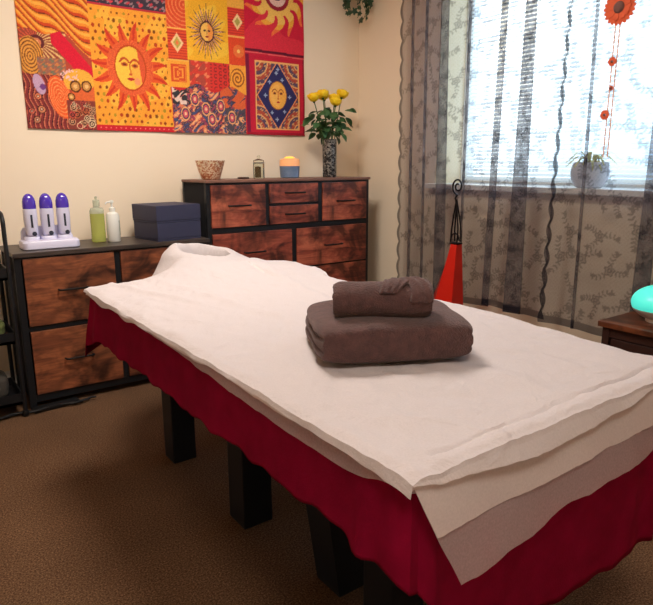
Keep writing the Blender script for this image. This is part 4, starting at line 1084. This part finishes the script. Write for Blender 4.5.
# ------------------------------------------------------------------ trolley at the left edge
tr_ = thing('wire_trolley', 'black tubular metal trolley with shelves left of the low chest', 'trolley', (.235, 2.98, 0))
for xs_ in (-.17, .170):
    pts = [(xs_,-.13,.03)]+[(xs_,-.13+.05*(1-math.cos(a)),.85+.05*math.sin(a)) for a in [k*PI/2/6 for k in range(7)]]+[(xs_,.13-.05*(1-math.cos(a)),.85+.05*math.sin(a)) for a in [PI/2-k*PI/2/6 for k in range(7)]]+[(xs_,.13,.03)]
    MB().tube(pts, .009, 10).build('side_hoop', M['black'], tr_)
for zz in (.06, .34, .62):
    mb = MB(); mb.box(-.168,.168,-.13,.13,zz,zz+.012)
    mb.box(-.168,-.162,-.13,.13,zz,zz+.05); mb.box(.162,.168,-.13,.13,zz,zz+.05); mb.box(-.168,.168,-.13,-.124,zz,zz+.05); mb.box(-.168,.168,.124,.13,zz,zz+.05)
    mb.build('shelf', M['black'], tr_, smooth=False)
for xx in (-.17, .17):
    for yy in (-.13, .13):
        MB().lathe([(0,0),(.012,.002),(.015,.015),(.012,.028),(0,.03)], 12, (xx, yy, 0)).build('caster', M['cable'], tr_)
def soft(hx, hy, hz, sd):
    mb = MB(); bmesh.ops.create_cube(mb.bm, size=2); bmesh.ops.subdivide_edges(mb.bm, edges=mb.bm.edges[:], cuts=15, use_grid_fill=True)
    for v in mb.bm.verts:
        x, y, z = v.co; n = 4; f = max(abs(x), abs(y), abs(z))/((abs(x)**n+abs(y)**n+abs(z)**n)**(1/n))
        v.co = (x*f*hx*(1+.05*nz(z*2, sd)), y*f*hy*(1+.05*nz(z*3, sd+2)), (z*f*hz+hz)*(1+.12*nz(x*2, y*2, sd)))
    return mb
o = soft(.14,.10,.045,1).build('folded_cloth', mat('green_cloth', (104,112,62), .95, bump=.5), loc=(.235,2.98,.3525)); tag(o, 'folded green cloth on the middle shelf of the black trolley', 'cloth')
o = soft(.12,.09,.02,5).build('folded_cloth', mat('white_cloth', (190,186,176), .95, bump=.4), loc=(.245,2.975,.447)); tag(o, 'white cloth lying over the green cloth on the trolley', 'cloth')
o = soft(.13,.10,.06,9).build('storage_pouch', mat('grey_pouch', (66,60,54), .9, bump=.4), loc=(.235,2.98,.0725)); tag(o, 'dark grey soft pouch on the bottom shelf of the trolley', 'pouch')
# cables on the floor
cb = thing('cable_bundle', 'black cable and plug strip lying on the carpet in front of the low chest', 'cable', (.5, 2.875, 0))
MB().box(-.06,.14,-.022,.022,.0,.022,.006).xf(Matrix.Rotation(.08, 4, 'Z')).build('plug_strip', M['cable'], cb)
for q in range(3):
    pts = [(-.30+.03*q+.024*k, .012*math.sin(k*.9+q*2)-.01*q, .006+.004*q+.004*abs(math.sin(k*1.3))) for k in range(20)]
    MB().tube(pts, .005, 7).build('cord', M['cable'], cb)

# ------------------------------------------------------------------ ceiling lamp (above the frame), plus an added fill lamp behind the camera
LAMPS = ((.95, 1.95, 'round white ceiling lamp above the head of the bed', 27), (.0, -.25, 'added round white fill lamp, unseen behind the near end of the bed', 17))
for lx_, ly_, lb, pw in LAMPS:
    cl = thing('ceiling_lamp', lb, 'ceiling lamp', (lx_, ly_, ZC), 0, 'round ceiling lamps')
    MB().lathe([(0,0),(.17,0),(.17,-.02),(.165,-.03),(0,-.03)], 40).build('lamp_base', M['white'], cl)
    MB().lathe([(0,-.11),(.08,-.105),(.14,-.08),(.16,-.05),(.16,-.031),(0,-.031)], 40).build('lamp_shade', mat('opal_glass', (250,240,225), .3, emit=(255,232,200), estr=5), cl)
def area(name, loc, rot, sx, sy, power, col):
    l = bpy.data.lights.new(name, 'AREA'); l.shape = 'RECTANGLE'; l.size = sx; l.size_y = sy; l.energy = power; l.color = col
    o = bpy.data.objects.new(name, l); sc.collection.objects.link(o); o.location = loc; o.rotation_euler = rot; return o
for lx_, ly_, lb, pw in LAMPS:
    a = area('ceiling_lamp_light', (lx_, ly_, ZC-.13), (0,0,0), .6, .6, pw, (1,.915,.82)); a.data.shape = 'DISK'
po = area('window_portal', (XW+.285, (WY0+WY1)/2, (WZ0+WZ1)/2), (0, PI/2, 0), WZ1-WZ0, WY1-WY0, 0, (1,1,1)); po.data.cycles.is_portal = True

# ------------------------------------------------------------------ sky
w = bpy.data.worlds.new('sky'); sc.world = w; w.use_nodes = True; nt = w.node_tree; nt.nodes.clear()
out = nt.nodes.new('ShaderNodeOutputWorld'); bg = nt.nodes.new('ShaderNodeBackground'); tc = nt.nodes.new('ShaderNodeTexCoord')
dp = nt.nodes.new('ShaderNodeVectorMath'); dp.operation = 'DOT_PRODUCT'; dp.inputs[1].default_value = Vector((.66,.72,.20)).normalized()
nt.links.new(tc.outputs['Generated'], dp.inputs[0])
cr = nt.nodes.new('ShaderNodeValToRGB'); nt.links.new(dp.outputs['Value'], cr.inputs[0])
els = cr.color_ramp.elements
els[0].position = .80; els[0].color = (.52,.72,.95,1); els[1].position = .995; els[1].color = (1.5,1.32,.98,1)
e = els.new(.90); e.color = (.26,.56,.95,1)
e = els.new(.945); e.color = (.42,.72,1.0,1)
e = els.new(.978); e.color = (1.05,1.08,.98,1)
nt.links.new(cr.outputs[0], bg.inputs[0]); bg.inputs[1].default_value = 5.0
nt.links.new(bg.outputs[0], out.inputs[0])

sc.view_settings.view_transform = 'Standard'; sc.view_settings.look = 'None'; sc.view_settings.gamma = 1; sc.view_settings.use_curve_mapping = False
sc.view_settings.exposure = .46
sc.cycles.transparent_max_bounces = 24; sc.cycles.max_bounces = 8; sc.cycles.diffuse_bounces = 5
sc.cycles.use_denoising = True
